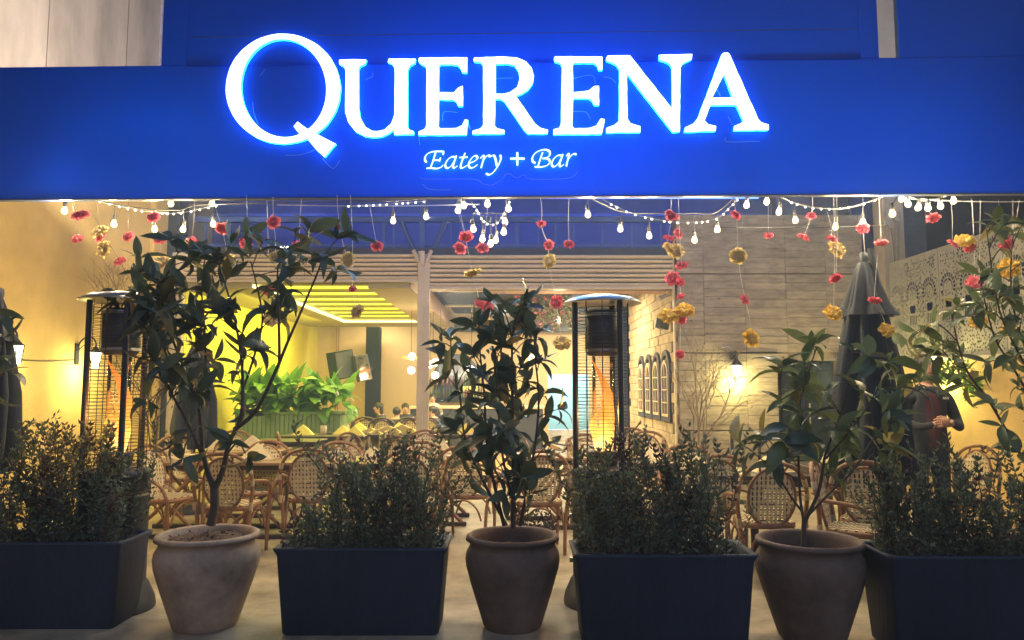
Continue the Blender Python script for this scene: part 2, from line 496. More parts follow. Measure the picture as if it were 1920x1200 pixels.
# right side wall with perforated screen on top
t = thing('side_wall', 'low yellow stucco side wall on the right below the perforated screen', 'wall', (XR, 7, 0))
MB(t.location).box((XR, 1.5, 0), (XR + 0.2, FA, 1.82)).build('stucco_face', M['stucco'], t)
MB(t.location).box((XR - 0.01, 1.5, 1.822), (XR + 0.21, FA, 1.86)).build('coping', M['cream_paint'], t)

def screen_panel_mesh(L, Hh, seed):
    rnd = random.Random(seed)
    def pt(s, z): return Vector((0, s, z))
    holes = []
    def ell(cs, cz, a, b, ang=0, n=8, a0=0, a1=2 * pi):
        l = []
        for k in range(n):
            th = a0 + (a1 - a0) * k / n
            x, y = a * cos(th), b * sin(th)
            l.append(pt(cs + x * cos(ang) - y * sin(ang), cz + x * sin(ang) + y * cos(ang)))
        holes.append(l)
    def petal(cs, cz, r0, r1, w, ang):
        c_, s_ = cos(ang), sin(ang)
        pr = [(r0, 0), ((r0 + r1) / 2 - .1 * (r1 - r0), w), ((r0 + r1) / 2 + .25 * (r1 - r0), w * .85), (r1, 0), ((r0 + r1) / 2 + .25 * (r1 - r0), -w * .85), ((r0 + r1) / 2 - .1 * (r1 - r0), -w)]
        holes.append([pt(cs + x * c_ - y * s_, cz + x * s_ + y * c_) for x, y in pr])
    def flower(cs, cz, r, n=8, w=.2):
        for k in range(n): petal(cs, cz, r * .25, r, r * w, 2 * pi * k / n)
    # top border: flower, then a leafy vine on both sides
    zb = Hh - .14
    for cs in (L * .12, L * .62):
        flower(cs, zb, .085, 8, .17)
    for (s0, s1) in ((L * .12 + .12, L * .62 - .12), (L * .62 + .12, L - .04)):
        k = 0; s = s0
        while s < s1:
            petal(s, zb + .012, .004, .046, .011, radians(62)); petal(s + .008, zb - .016, .004, .046, .011, radians(-68))
            s += .056; k += 1
    # three folk figures in a row: halo of wedges, a face, hair, dress
    for cs in (L * .19, L * .52, L * .85):
        cz = Hh - .52
        n = 13
        for k in range(n):
            a = radians(-30) + radians(240) * (k + .5) / n
            da = radians(240) / n * .36
            r0, r1 = .115, .165
            holes.append([pt(cs + r0 * cos(a - da), cz + r0 * 1.1 * sin(a - da)), pt(cs + r1 * cos(a - da), cz + r1 * 1.1 * sin(a - da)), pt(cs + r1 * cos(a + da), cz + r1 * 1.1 * sin(a + da)), pt(cs + r0 * cos(a + da), cz + r0 * 1.1 * sin(a + da))])
        # hair: two crescents beside the face
        for sg in (-1, 1):
            hr = []
            for k in range(7):
                a = pi / 2 + sg * (radians(6) + radians(120) * k / 6); hr.append(pt(cs + .100 * cos(a), cz + .113 * sin(a)))
            for k in range(6, -1, -1):
                a = pi / 2 + sg * (radians(6) + radians(120) * k / 6); hr.append(pt(cs + (.078 + .012 * (k / 6)) * cos(a), cz + (.078 + .02 * k / 6) * sin(a)))
            holes.append(hr)
            ell(cs + sg * .032, cz + .012, .009, .017, 0, 6)
        ell(cs, cz - .045, .018, .006, 0, 6)
        # dress
        holes.append([pt(cs - .075, cz - .17), pt(cs - .04, cz - .145), pt(cs, cz - .16), pt(cs + .04, cz - .145), pt(cs + .075, cz - .17), pt(cs + .06, cz - .26), pt(cs - .06, cz - .26)])
        for k in range(5):
            x0 = cs - .085 + .036 * k
            holes.append([pt(x0, cz - .29), pt(x0 + .022, cz - .29), pt(x0 + .026 + .006 * (k - 2), cz - .42), pt(x0 - .002 + .006 * (k - 2), cz - .42)])
        for sg in (-1, 1):
            for k in range(3): petal(cs + sg * .125, cz - .15 - .085 * k, .004, .06, .016, radians(90 - sg * 50))
    # flowers between the figures
    for cs in (L * .355, L * .685):
        flower(cs, Hh - .42, .058, 6, .26); flower(cs, Hh - .60, .052, 8, .2); flower(cs, Hh - .80, .068, 9, .17); ell(cs - .03, Hh - .52, .009, .009, 0, 6); ell(cs + .03, Hh - .70, .009, .009, 0, 6)
    # lower field: vines
    for i in range(11):
        for j in range(4):
            cs = L * (i + .5) / 11; cz = .09 + j * .105 + (.03 if i % 2 else 0)
            for q in range(3): petal(cs, cz, .008, .046, .011, rnd.random() * .8 + 2 * pi * q / 3)
    # lace of small petals wherever there is still room
    for i in range(900):
        petal(rnd.uniform(.05, L - .05), rnd.uniform(.05, Hh - .05), 0.0, rnd.choice((.03, .04, .055)), rnd.choice((.008, .011)), rnd.uniform(0, 6.28))
    # cut-outs must not touch each other: drop the ones that overlap an earlier one
    kept = []; bbs = []
    def inside(p, poly):
        c = False; j = len(poly) - 1
        for i in range(len(poly)):
            a, b = poly[i], poly[j]
            if (a.z > p.z) != (b.z > p.z) and p.y < (b.y - a.y) * (p.z - a.z) / (b.z - a.z) + a.y: c = not c
            j = i
        return c
    for h in holes:
        y0, y1, z0, z1 = min(p.y for p in h) - .003, max(p.y for p in h) + .003, min(p.z for p in h) - .003, max(p.z for p in h) + .003
        if y0 < .02 or y1 > L - .02 or z0 < .02 or z1 > Hh - .02: continue
        cen = sum(h, Vector()) / len(h)
        big = [cen + (p - cen) * 1.03 for p in h] + [cen + ((p + q_) / 2 - cen) * 1.03 for p, q_ in zip(h, h[1:] + h[:1])]
        bad = False
        for k, bb in zip(kept, bbs):
            if y1 < bb[0] or y0 > bb[1] or z1 < bb[2] or z0 > bb[3]: continue
            if any(inside(p, k) for p in big) or any(inside(p, h) for p in k): bad = True; break
        if not bad: kept.append(h); bbs.append((y0, y1, z0, z1))
    holes = kept
    mb = MB()
    mb.plate([pt(.006, 0), pt(L - .006, 0), pt(L - .006, Hh), pt(.006, Hh)], holes, (-1, 0, 0), .004)
    return mb.mesh('screen_panel', M['screen'])
t = thing('perforated_screen', 'pale cut-out metal screen of flowers and folk figures above the right wall', 'screen', (XR + 0.06, 5, 1.86))
p1 = onX(1665, 510, XR); p2 = onX(1918, 386, XR)
SH = (p1.z + p2.z) / 2 - 1.86
L = 1.25
me = screen_panel_mesh(L, SH, 3)
yy = p1.y + 0.1
for i in range(6):
    yy -= L
    obj('panel', me, t, loc=(0, yy - 5, 0))
    MB((0, 0, 0)).box((0.006, yy - 5 - 0.02, 0), (0.045, yy - 5 + 0.02, SH - 0.02)).build('upright', M['veil_steel'], t)
print('screen far/near', p1, p2, SH)

# dark neighbour wall behind the screen
t = thing('neighbour_wall', 'plain dark grey-blue wall behind the perforated screen', 'wall', (9, 13, 0))
MB(t.location).box((4.6, 12.8, 0), (16, 13.0, 9)).build('wall_face', mat('slate_wall', (.15, .17, .23), .8), t)
MB(t.location).box((7.2, 1.5, 0), (7.4, 12.8, 7)).build('return_wall', M['charcoal'], t)

# white column at the right end, with its electric boxes
t = thing('tall_column', 'cream rendered column carrying electric boxes at the right end of the facade', 'column', (P(1676, 430, 11.0).x, 11.0, 0))
x0, x1 = P(1656, 430, 11.0).x, P(1695, 430, 11.0).x
MB(t.location).box((x0, 11.0, 0), (x1, 11.3, 10)).build('shaft', M['cream_paint'], t)
for (u0, v0, u1, v1) in ((1662, 411, 1675, 427), (1677, 397, 1690, 415)):
    A, B = P(u0, v0, 10.93), P(u1, v1, 10.93)
    MB(t.location).box((A.x, 10.93, B.z), (B.x, 11.0, A.z)).build('electric_box', M['electric'], t)
for pts in ([(1668, 427), (1673, 455), (1677, 500)], [(1681, 415), (1682, 500)], [(1684, 415), (1684.5, 500)], [(1661, 372), (1658, 425)]):
    MB(t.location).tube([P(u, v, 10.97) for u, v in pts], 0.012, 5).build('conduit', M['electric'], t)

# ---- facade: posts, rolled shutters, concrete wall
fac = thing('restaurant_front', 'cream framed restaurant front with two wide openings under rolled shutters', 'building', (0, FA, 0))
def fbox(u0, v0, u1, v1, Y, th, name, m, parent=fac, z0=None, z1=None, bev=None):
    A, B = P(u0, v0, Y), P(u1, v1, Y)
    a = (A.x, Y, B.z if z0 is None else z0); b = (B.x, Y + th, A.z if z1 is None else z1)
    mb = MB(parent.location)
    if bev: mb.bbox(a, b, bev)
    else: mb.box(a, b)
    return mb.build(name, m, parent)
fbox(292, 380, 322, 800, FA + .02, .3, 'dark_pier', M['charcoal'], z0=0, z1=6.5)
fbox(323, 473, 333, 800, FA - .02, .1, 'post', M['cream_paint'], z0=0, bev=.01)
fbox(783.5, 470, 792.5, 800, FA - .06, .1, 'post', M['cream_paint'], z0=0, bev=.012)
fbox(793, 476, 803, 800, FA - .05, .1, 'post', M['cream_paint'], z0=0, bev=.012)
fbox(787.5, 470, 796, 497, FA - .1, .04, 'post_head', M['cream_paint'], bev=.008)
for (a_, b_) in (((775, 469), (785, 491)), ((809, 469), (799, 491))):
    A, B = P(*a_, FA - .09), P(*b_, FA - .09)
    MB(fac.location).tube([A, B], 0.032, 4).build('brace', M['cream_paint'], fac)
fbox(1262, 483, 1270.5, 800, FA - .04, .12, 'post', M['cream_paint'], z0=0, bev=.012)
for (u0, u1, vt, vb, n, nm) in ((333, 783, 475, 525, 6, 'shutter'), (803, 1262, 477, 538, 7, 'shutter')):
    A, B = P(u0, vt, FA), P(u1, vb, FA)
    hh = (A.z - B.z) / n
    for k in range(n):
        z1 = A.z - hh * k; z0 = z1 - hh
        x0, x1 = A.x + .004, B.x - .004
        mb = MB(fac.location)
        pr = [(0.0, z0 + .008), (-.022, z0 + .018), (-.034, (z0 + z1) / 2), (-.024, z1 - .020), (0.0, z1 - .010)]
        mb.loft([[(x0, FA + q, z) for q, z in pr] + [(x0, FA + .04, z1 - .008), (x0, FA + .04, z0 + .006)], [(x1, FA + q, z) for q, z in pr] + [(x1, FA + .04, z1 - .008), (x1, FA + .04, z0 + .006)]], 0, True, False)
        mb.build('shutter_slat', M['shutter'], fac)
    MB(fac.location).box((A.x, FA + .05, B.z - .02), (B.x, FA + .3, A.z + .03)).build('shutter_housing', M['charcoal'], fac)
    MB(fac.location).box((A.x, FA - .045, B.z - .035), (B.x, FA + .02, B.z + .004)).build('bottom_rail', M['cream_paint'], fac)

# upper level: dark recess, steel railing and posts, blue veil in their paint
t = thing('upper_gallery', 'dark upper gallery, blue veil in its paint, with steel posts and railing over the shutters', 'gallery', (0, 12.2, 3.6))
zt = P(793, 470, 11.9).z
MB(t.location).box((-5.25, 12.9, 3.4), (4.55, 13.05, 10)).build('back_wall', M['darkwall'], t)
MB(t.location).box((-5.05, 11.35, zt - .18), (3.0, 12.9, zt - .06)).build('deck', M['charcoal'], t)
zr = P(793, 460, 11.6).z
MB(t.location).box((-5.0, 11.6, zr - .02), (2.6, 11.63, zr + .02)).build('rail', M['veil_steel'], t)
zr2 = P(793, 411, 11.6).z
MB(t.location).box((-5.0, 11.6, zr2 - .04), (2.6, 11.68, zr2 + .04)).build('top_beam', M['veil_steel'], t)
for u in (340, 385, 430, 720, 738, 845, 868, 905, 970, 1010, 1042, 1075, 1130, 1185, 1240):
    x = P(u, 440, 11.65).x; w = .028 if u in (720, 970) else .014
    MB(t.location).box((x - w, 11.64, zt - .06), (x + w, 11.64 + w * 2, zr2 - .04)).build('baluster', M['veil_steel'], t)
for u in (793,):
    x = P(u, 440, 11.6).x
    MB(t.location).box((x - .04, 11.5, zt - .06), (x + .04, 11.58, zr2 + 1)).build('post', M['veil_steel'], t)
for (a_, b_) in (((752, 414), (776, 468)), ((838, 410), (812, 468))):
    MB(t.location).tube([P(*a_, 11.5), P(*b_, 11.5)], .035, 4).build('brace', M['veil_steel'], t)
zr3 = P(793, 395, 12.4).z
zl = P(793, 378, 11.9).z
MB(t.location).tube([(-4.8, 11.9, zl + .06), (4.0, 11.9, zl + .06)], .012, 6).build('added_blue_tube', glow('added_blue_glow', (.02, .10, 1.0), 3.0), t)  # added tube, there only to colour the gallery blue
lamp('added_blue_wash', 'AREA', Vector((-.4, 11.9, zl + .03)) - t.location, 26, (.03, .13, 1.0), t, size=8.4, sizey=.06, rot=(radians(40), 0, 0), spec=.3)  # added lamp washing the gallery with blue
for z in (zr3, zr3 + .5, zr3 + 1.0): MB(t.location).box((-5.2, 12.82, z), (4.5, 12.9, z + .05)).build('wall_batten', M['veil_steel'], t)
# a dark planted box on the gallery
# concrete wall
cw = thing('concrete_wall', 'board-formed grey concrete wall right of the openings', 'wall', (3.9, FA, 0))
x0, x1 = P(1271, 600, FA).x, P(1622, 600, FA).x
ztop = P(1440, 403, FA).z
dx0, dx1 = P(1458, 700, FA).x, P(1570, 700, FA).x; dz = P(1500, 676, FA).z
mb = MB(cw.location)
mb.box((x0, FA + .03, 0), (dx0, FA + .3, ztop)); mb.box((dx1, FA + .03, 0), (x1, FA + .3, ztop)); mb.box((dx0, FA + .03, dz), (dx1, FA + .3, ztop))
mb.build('wall_core', M['joint'], cw)
rnd = random.Random(11)
cols = [x0, P(1318, 500, FA).x, P(1395, 500, FA).x, P(1472, 500, FA).x, P(1547, 500, FA).x, P(1613, 500, FA).x, x1]
bigj = [P(1400, v, FA).z for v in (514, 662, 808)]
nb = 0
for ci in range(6):
    z = ztop
    while z > 0.02:
        h = rnd.uniform(.11, .165)
        zn = max(0.0, z - h)
        for bj in bigj:
            if zn < bj + .04 and z > bj + .02: zn = bj + .012
        zz1 = z - .004
        if min(abs(z - bj) for bj in bigj) < .02: zz1 = z - .022
        d = rnd.uniform(0, .014)
        a, b = cols[ci] + .0015, cols[ci + 1] - .0015
        segs = [(a, b)]
        if zn < dz and b > dx0 and a < dx1:
            segs = []
            if a < dx0 - .05: segs.append((a, dx0 - .004))
            if b > dx1 + .05: segs.append((dx1 + .004, b))
        for (sa, sb) in segs:
            if zz1 - zn > .03 and nb < 300:
                MB(cw.location).bbox((sa, FA - d * .8, zn + .0015), (sb, FA + .035, zz1 + .002), .0035).build('board', M['board'], cw); nb += 1
        z = zn
print('boards', nb)
# dark doorway in the concrete wall
t = thing('dark_door', 'dark double door standing in the concrete wall behind the potted tree', 'door', ((dx0 + dx1) / 2, FA + .15, 0))
xm = (dx0 + dx1) / 2
for (a, b) in ((dx0 + .02, xm - .005), (xm + .005, dx1 - .02)):
    leaf_ = MB(t.location).bbox((a, FA + .12, .01), (b, FA + .16, dz - .02), .008).build('door_leaf', M['door_matte'], t)
    MB(t.location).bbox((a + .06, FA + .105, 1.0), (b - .06, FA + .122, dz - .15), .006).build('panel', bpy.data.materials['door_matte'], leaf_)
MB(t.location).tube([(xm + .04, FA + .06, .95), (xm + .04, FA + .06, 1.25)], .012, 6).build('handle', M['steel'], t)
t = thing('dark_gap_wall', 'dark recessed strip of wall between concrete wall and cream column', 'wall', (P(1640, 500, FA).x, FA + .3, 0))
MB(t.location).box((x1, FA + .3, 0), (P(1656, 430, 11.2).x + .1, FA + .4, 9)).build('wall_face', M['darkwall'], t)

# ================================================================== INTERIOR
room = thing('dining_room', 'cream and yellow painted dining room seen through the openings', 'room', (-1.4, 15, 0))
def rbox(a, b, name, m, parent=room): return MB(parent.location).box(a, b).build(name, m, parent)
rbox((-5.24, FA + .1, 0), (-5.1, 19.6, 3.6), 'yellow_wall', M['yellow_wall'])
zc_ = 3.0
nx0, nx1 = P(1028, 750, 19.6).x, P(1105, 750, 19.6).x; nz = P(1060, 702, 19.6).z
for (a, b) in (((-5.24, 19.6, 0), (nx0, 19.75, 3.6)), ((nx1, 19.6, 0), (2.7, 19.75, 3.6)), ((nx0, 19.6, nz), (nx1, 19.75, 3.6))): rbox(a, b, 'cream_wall', M['cream_wall'])
rbox((nx0 - .5, 21.5, 0), (nx1 + .5, 21.6, 2.4), 'pale_blue_wall', M['cyan_wall'])
rbox((nx0 - .5, 20.6, 0), (nx1 + .5, 20.9, .32), 'white_counter', M['white'])
lamp('blue_room_light', 'AREA', (nx0 + .5, 20.6, 2.3), 45, (.75, .97, 1), None, size=1.2, rot=(0, 0, 0))
a, b = P(685, 700, 18.75).x, P(710, 700, 18.75).x
rbox((a, 18.75, 0), (b, 19.1, 3.0), 'dark_column', M['door_matte'])
# dropped coffered ceiling with glowing strips
cof = thing('coffered_ceiling', 'dropped ceiling box with glowing yellow strips between slats on the left', 'ceiling', (-3.3, 14.5, zc_))
cx0, cx1, cy0, cy1 = -3.98, -2.2, FA + .15, 17.6
def cbox(a, b, name, m): return MB(cof.location).box(a, b).build(name, m, cof)
cbox((-5.1, FA + .12, zc_), (cx0, 18.7, zc_ + .3), 'soffit', M['soffit'])
cbox((cx1, FA + .12, zc_), (-1.58, 18.7, zc_ + .3), 'soffit', M['soffit'])
cbox((cx0 + .001, cy1, zc_), (cx1 - .001, 18.7, zc_ + .3), 'soffit', M['soffit'])
cbox((-1.578, FA + .12, zc_ + .003), (-1.55, 18.7, zc_ + .33), 'fascia_board', mat('mauve_lit_trim', (.42, .30, .26), .8))  # mauve light on the box side put into the trim colour
cbox((cx0, cy0, zc_ + .13), (cx1, cy1, zc_ + .15), 'light_panel', M['slat_glow'])
for k in range(8):
    y = cy0 + .1 + k * .82
    cbox((cx0 + .055, y, zc_ + .085), (cx1 - .03, y + .26, zc_ + .115), 'slat', mat('olive_slat', (.30, .28, .08), .6, var=.05) if k == 0 else bpy.data.materials['olive_slat'])
cbox((cx0 + .004, cy0, zc_ + .012), (cx0 + .05, cy1, zc_ + .06), 'cove_strip', M['cove_glow'])
cbox((cx0 + .05, cy1 - .05, zc_ + .012), (cx1 - .004, cy1 - .004, zc_ + .06), 'cove_strip', M['cove_glow'])
lamp('coffer_light', 'AREA', ((cx0 + cx1) / 2, 13.5, zc_ + .02), 55, (1.0, .88, .16), None, size=1.5, sizey=4.5, rot=(0, 0, 0))
lamp('coffer_light', 'AREA', (-4.2, 14.5, 2.9), 42, (1.0, .9, .10), None, size=.3, sizey=5, rot=(0, radians(35), 0))
# dark ceiling with pale pipes
t = thing('dark_ceiling', 'dark open ceiling with pale pipes over the right half of the room', 'ceiling', (.4, 15, 3.4))
MB(t.location).box((-1.5, FA + .2, 3.42), (2.6, 19.6, 3.5)).build('ceiling_face', M['dark_ceiling'], t)
for y in (12.6, 13.9, 16.6, 18.6): MB(t.location).tube([(-1.5, y, 3.3), (2.5, y, 3.3)], .03, 8).build('pipe', M['cream_paint'], t)
MB(t.location).box((-1.5, 19.3, 2.93), (2.5, 19.55, 3.1)).build('beam', M['charcoal'], t)
MB(t.location).box((-.4, FA + .32, 3.02), (2.45, FA + 1.0, 3.08)).build('pink_lit_ceiling', mat('pink_light_plaster', (.5, .34, .30), .8), t)  # panel standing for pink-lit ceiling; the pink light is its colour

# brick side wall with arched mirrors
bw = thing('brick_wall', 'pale travertine brick wall inside the right opening', 'wall', (2.46, 13, 0))
MB(bw.location).box((2.50, FA + .08, 0), (2.65, 15.7, 3.5)).build('wall_core', M['joint'], bw)
bm_ = MB().bbox((-.03, -.2, -.075), (.03, .2, .075), .006).mesh('brick', M['brick'])
rnd = random.Random(5); nbk = 0
for r in range(22):
    z = .08 + r * .156
    y = FA + .3 - (.2 if r % 2 else 0)
    while y < 15.6:
        if y - .2 > FA + .06:
            obj('brick', bm_, bw, loc=(2.485 + rnd.uniform(-.008, .012) - 2.46, y - 13, z)); nbk += 1
        y += .408
print('bricks', nbk)
def arch(y0, y1, z0, z1, n=10):
    r = (y1 - y0) / 2; cy = (y0 + y1) / 2; l = [(y0, z0), (y1, z0)]
    for k in range(n + 1):
        a = pi * k / n; l.append((cy + r * cos(a), z1 - r + r * sin(a)))
    return l
for i, (u0, u1) in enumerate(((1255, 1239), (1237, 1223), (1221, 1209), (1207, 1196))):
    ya, yb = onX(u0, 740, 2.42).y, onX(u1, 740, 2.42).y
    desc = ('nearest and tallest-looking', 'second from the front', 'third from the front', 'rearmost')[i]
    t = thing('arched_mirror', desc + ' of the four arched navy mirrors on the brick wall', 'mirror', (2.44, (ya + yb) / 2, 1.0), group='arched mirrors on the brick wall')
    def q(l, x=2.42): return [Vector((x, y, z)) for y, z in l]
    MB(t.location).plate(q(arch(ya, yb, .95, 2.08)), [q(arch(ya + .07, yb - .07, 1.02, 2.0))], (-1, 0, 0), .05).build('outer_frame', M['charcoal'], t)
    MB(t.location).plate(q(arch(ya + .09, yb - .09, 1.03, 1.92), 2.41), [q(arch(ya + .13, yb - .13, 1.07, 1.86), 2.41)], (-1, 0, 0), .03).build('inner_frame', M['cream_paint'], t)
    MB(t.location).plate(q(arch(ya + .07, yb - .07, 1.02, 2.0), 2.445), [], (-1, 0, 0), .01).build('mirror_glass', M['mirror'], t)
    ym = (ya + yb) / 2
    mm = MB(t.location); mm.box((2.405, ym - .015, 1.07), (2.425, ym + .015, 1.84))
    for z in (1.25, 1.45, 1.65): mm.box((2.406, ya + .13, z - .01), (2.424, yb - .13, z + .01))
    mm.build('glazing_bar', M['cream_paint'], t)

# green slatted planter with lush plants
gp = thing('slatted_planter', 'green slatted planter box along the yellow wall inside', 'planter', (-4.0, 13.2, 0))
gx0, gx1, gz = P(440, 780, 13).x, P(637, 780, 13).x, P(600, 772, 13).z
MB(gp.location).box((gx0, 13.02, 0), (gx1, 13.6, gz - .06)).build('box', M['green_slat'], gp)
sl = MB().bbox((-.034, -.02, 0), (.034, 0, gz - .05), .004).mesh('slat', M['green_slat'])
x = gx0 + .04
while x < gx1 - .03:
    obj('slat', sl, gp, loc=(x - gp.location.x, 13.018 - gp.location.y, 0)); x += .078
MB(gp.location).bbox((gx0 - .02, 12.98, gz - .05), (gx1 + .02, 13.64, gz), .008).build('top_rail', M['green_slat'], gp)

def leaf_rows(L, Wd, curl, fold, n=4, tip=1.0, shape=0.8):
    """rows of (left, mid, right) along +X, drooping by curl"""
    rows = []
    for i in range(n + 1):
        t = i / n
        w = Wd * (sin(pi * min(1, t ** shape)) ** 0.8) * .5 if 0 < t < 1 else 0.002
        x = L * t * cos(curl * t * .6); z = -L * t * sin(curl * t * .6)
        rows.append([(x, w, z - fold * w * -1), (x, 0, z), (x, -w, z + fold * w)])
    return rows
def leaf_mesh(name, m, L=1.0, Wd=.34, curl=.6, fold=.35, n=5, shape=.85):
    mb = MB(); rows = leaf_rows(L, Wd, curl, fold, n, shape=shape)
    vs = [p for r in rows for p in r]; fs = []
    for i in range(n):
        a = i * 3
        fs += [(a, a + 1, a + 4, a + 3), (a + 1, a + 2, a + 5, a + 4)]
    mb.add(vs, fs, 0, True)
    return mb.mesh(name, m)
LUSH = [leaf_mesh('lush_leaf', M['lush'], 1, .5, .9, .2), leaf_mesh('lush_leaf', M['lush'], 1, .36, .3, .3), leaf_mesh('lush_leaf', M['lush'], 1, .75, 1.2, .15)]
lp = thing('lush_plants', 'bright green broad-leaved plants filling the green slatted planter', 'plant', (-4.0, 13.3, gz))
rnd = random.Random(4)
def rand_rot(rnd, up=.5, face=None):
    az = rnd.uniform(0, 2 * pi); el = rnd.uniform(-.4, 1.2) * up + .3
    return (rnd.uniform(-.6, .6), -el, az)
for i in range(250):
    x = rnd.uniform(gx0 + .03, gx1 - .03); y = rnd.uniform(13.02, 13.5); k = rnd.random()
    if k < .22:   # tall upright blades at the back
        obj('leaf', LUSH[1], lp, loc=(x + 4.0, y - 13.3 + .05, rnd.uniform(0, .15)), rot=(rnd.uniform(-.3, .3), -rnd.uniform(1.1, 1.5), rnd.uniform(0, 6.28)), scale=rnd.uniform(.45, .85))
    else:
        obj('leaf', LUSH[0 if k < .7 else 2], lp, loc=(x + 4.0 + (.15 if x > gx1 - .3 else 0), y - 13.3 - rnd.uniform(0, .12), rnd.uniform(.02, .5)), rot=(rnd.uniform(-.5, .5), rnd.uniform(-.9, .35), rnd.uniform(pi, 2 * pi) + .2), scale=rnd.uniform(.2, .36))

# speakers / screens on the back pier, conduit
t = thing('wall_speaker', 'large dark green box speaker tilted on the cream pier', 'speaker', P(640, 684, 15.0))
R = Matrix.Rotation(radians(-14), 3, 'Y') @ Matrix.Rotation(radians(38), 3, 'Z') @ Matrix.Rotation(radians(8), 3, 'X')
MB().obox((0, 0, 0), .42, .34, .55, R).build('cabinet', mat('speaker_green', (.010, .022, .018), .85, spec=.15), t)
MB().obox(R @ Vector((0, -.176, 0)), .37, .012, .5, R).build('grille', M['charcoal'], t)
MB().tube([(0, .1, 0), (0, .5, 0)], .02, 6).build('bracket', M['black'], t)
t = thing('wall_screen', 'slim dark wall screen with bright reflections beside the box speaker', 'screen', P(679, 690, 15.0))
R = Matrix.Rotation(radians(-13), 3, 'Y') @ Matrix.Rotation(radians(50), 3, 'Z')
MB().obox((0, 0, 0), .32, .10, .52, R).build('casing', M['charcoal'], t)
MB().obox(R @ Vector((0, -.053, 0)), .28, .006, .47, R).build('screen_glass', mat('screen_glass', (.22, .2, .17), .08, metal=.7, var=.7, scale=7), t)
MB().tube([(0, .05, 0), (.1, .6, 0)], .02, 6).build('bracket', M['black'], t)
t = thing('round_conduit', 'pair of thin vertical conduits on the cream pier behind the speaker', 'conduit', P(633, 650, 19.5))
for dx in (-.03, .03): MB().tube([(dx, 0, 1.2), (dx, 0, -1.9)], .012, 5).build('pipe', M['cane'], t)

# pendant lamps
def pendant(u, v, Y, label, shade=True, globes=((0, 0),), e=16):
    c = P(u, v, Y); t = thing('pendant_lamp', label, 'pendant lamp', c, group='pendant lamps over the bar')
    MB().tube([(0, 0, .02), (0, 0, 3.3 - c.z)], .006, 5).build('cord', M['black'], t)
    if shade:
        mb = MB()
        for k in range(6):
            a = 2 * pi * k / 6
            rows = leaf_rows(.24, .2, -.35, .2, 4)
            Rz = Matrix.Rotation(a, 3, 'Z')
            vs = [Rz @ Vector(p) for r in rows for p in r]
            mb.add(vs, [f for i in range(4) for f in ((i * 3, i * 3 + 1, i * 3 + 4, i * 3 + 3), (i * 3 + 1, i * 3 + 2, i * 3 + 5, i * 3 + 4))], 0, True)
        mb.build('petal_shade', M['orange_shade'], t)
    for (dx, dz_) in globes:
        MB().sphere((dx, -.05, dz_), .072).build('globe', M['globe'], t)
    lamp('pendant_light', 'POINT', (0, -.1, -.12), e, (1, .78, .42), t, .08)
pendant(771, 674, 15.0, 'orange petal pendant with two globes left of the middle post', True, ((.02, .06), (.01, -.22)))
pendant(806, 684, 15.2, 'orange petal pendant just right of the middle post', True, ((0, 0),), 8)
pendant(826, 681, 15.2, 'orange petal pendant with globes above the bar shelves', True, ((-.1, .02), (-.1, -.25)))
pendant(884, 693, 15.2, 'bare globe pendant glimpsed between the leaves of the middle tree', False, ((0, 0),), 10)
pendant(992, 676, 14.0, 'shaded pendant behind the upper right of the middle tree', True, ((.06, .03), (.12, .12)), 14)
pendant(812, 648, 15.0, 'slim black cylinder spotlight hanging above the bar', False, (), 5)
MB().lathe([(.03, -.12), (.03, .12)], n=10).build('cylinder_shade', M['black'], bpy.data.objects['pendant_lamp.005'])
c = P(1048, 600, 12.6)
t = thing('filament_bulb', 'tall filament bulb hanging inside the right opening', 'light bulb', c)
MB().tube([(0, 0, .12), (0, 0, 3.3 - c.z)], .006, 5).build('cord', M['black'], t)
MB().tube([(0, 0, .06), (0, 0, .13)], .022, 8).build('socket', M['black'], t)
MB().lathe([(.001, -.10), (.05, -.06), (.055, -.02), (.022, .05), (.02, .07)], n=12, caps=False).build('glass_envelope', M['glass'], t)
MB().tube([(0, 0, -.06), (0, 0, .04)], .012, 6).build('filament', M['bulb'], t)
lamp('filament_light', 'POINT', (0, -.05, 0), 10, (1, .75, .4), t, .05)

# bar: counter, arched shelf mirror, bottles
t = thing('bar_counter', 'dark bar counter with pale lit top behind the middle tree', 'counter', (-.6, 17, 0))
MB(t.location).bbox((-2.3, 17.0, 0), (.7, 17.6, 1.0), .01).build('body', M['charcoal'], t)
MB(t.location).bbox((-2.35, 16.92, 1.0), (.75, 17.65, 1.06), .01).build('top', M['cream_paint'], t)
sh = thing('bar_shelves', 'arched bar shelving with rows of bottles behind the counter', 'shelf', (-1.5, 19.2, 1.2))
sx0, sx1 = P(803, 740, 19.2).x, P(905, 740, 19.2).x
def q(l, y=19.5): return [Vector((a, y, b)) for a, b in l]
MB(sh.location).plate(q(arch(sx0 + .1, sx1 - .1, 1.1, 2.35)), [], (0, -1, 0), .02).build('arch_mirror', M['mirror'], sh)
for v in (722, 745, 768):
    z = P(850, v, 19.2).z
    MB(sh.location).box((sx0, 19.05, z - .015), (sx1, 19.4, z)).build('shelf_board', M['glass'] if v != 768 else M['charcoal'], sh)
MB(sh.location).box((P(862, 740, 19.45).x, 19.44, P(0, 744, 19.45).z), (P(895, 740, 19.45).x, 19.46, P(0, 724, 19.45).z)).build('lit_back_panel', glow('shelf_glow', (1, .85, .1), .8), sh)
for u in (803, 836, 870, 903): MB(sh.location).tube([(P(u, 740, 19.1).x, 19.1, 1.1), (P(u, 740, 19.1).x, 19.1, 1.75)], .01, 5).build('upright', M['black'], sh)
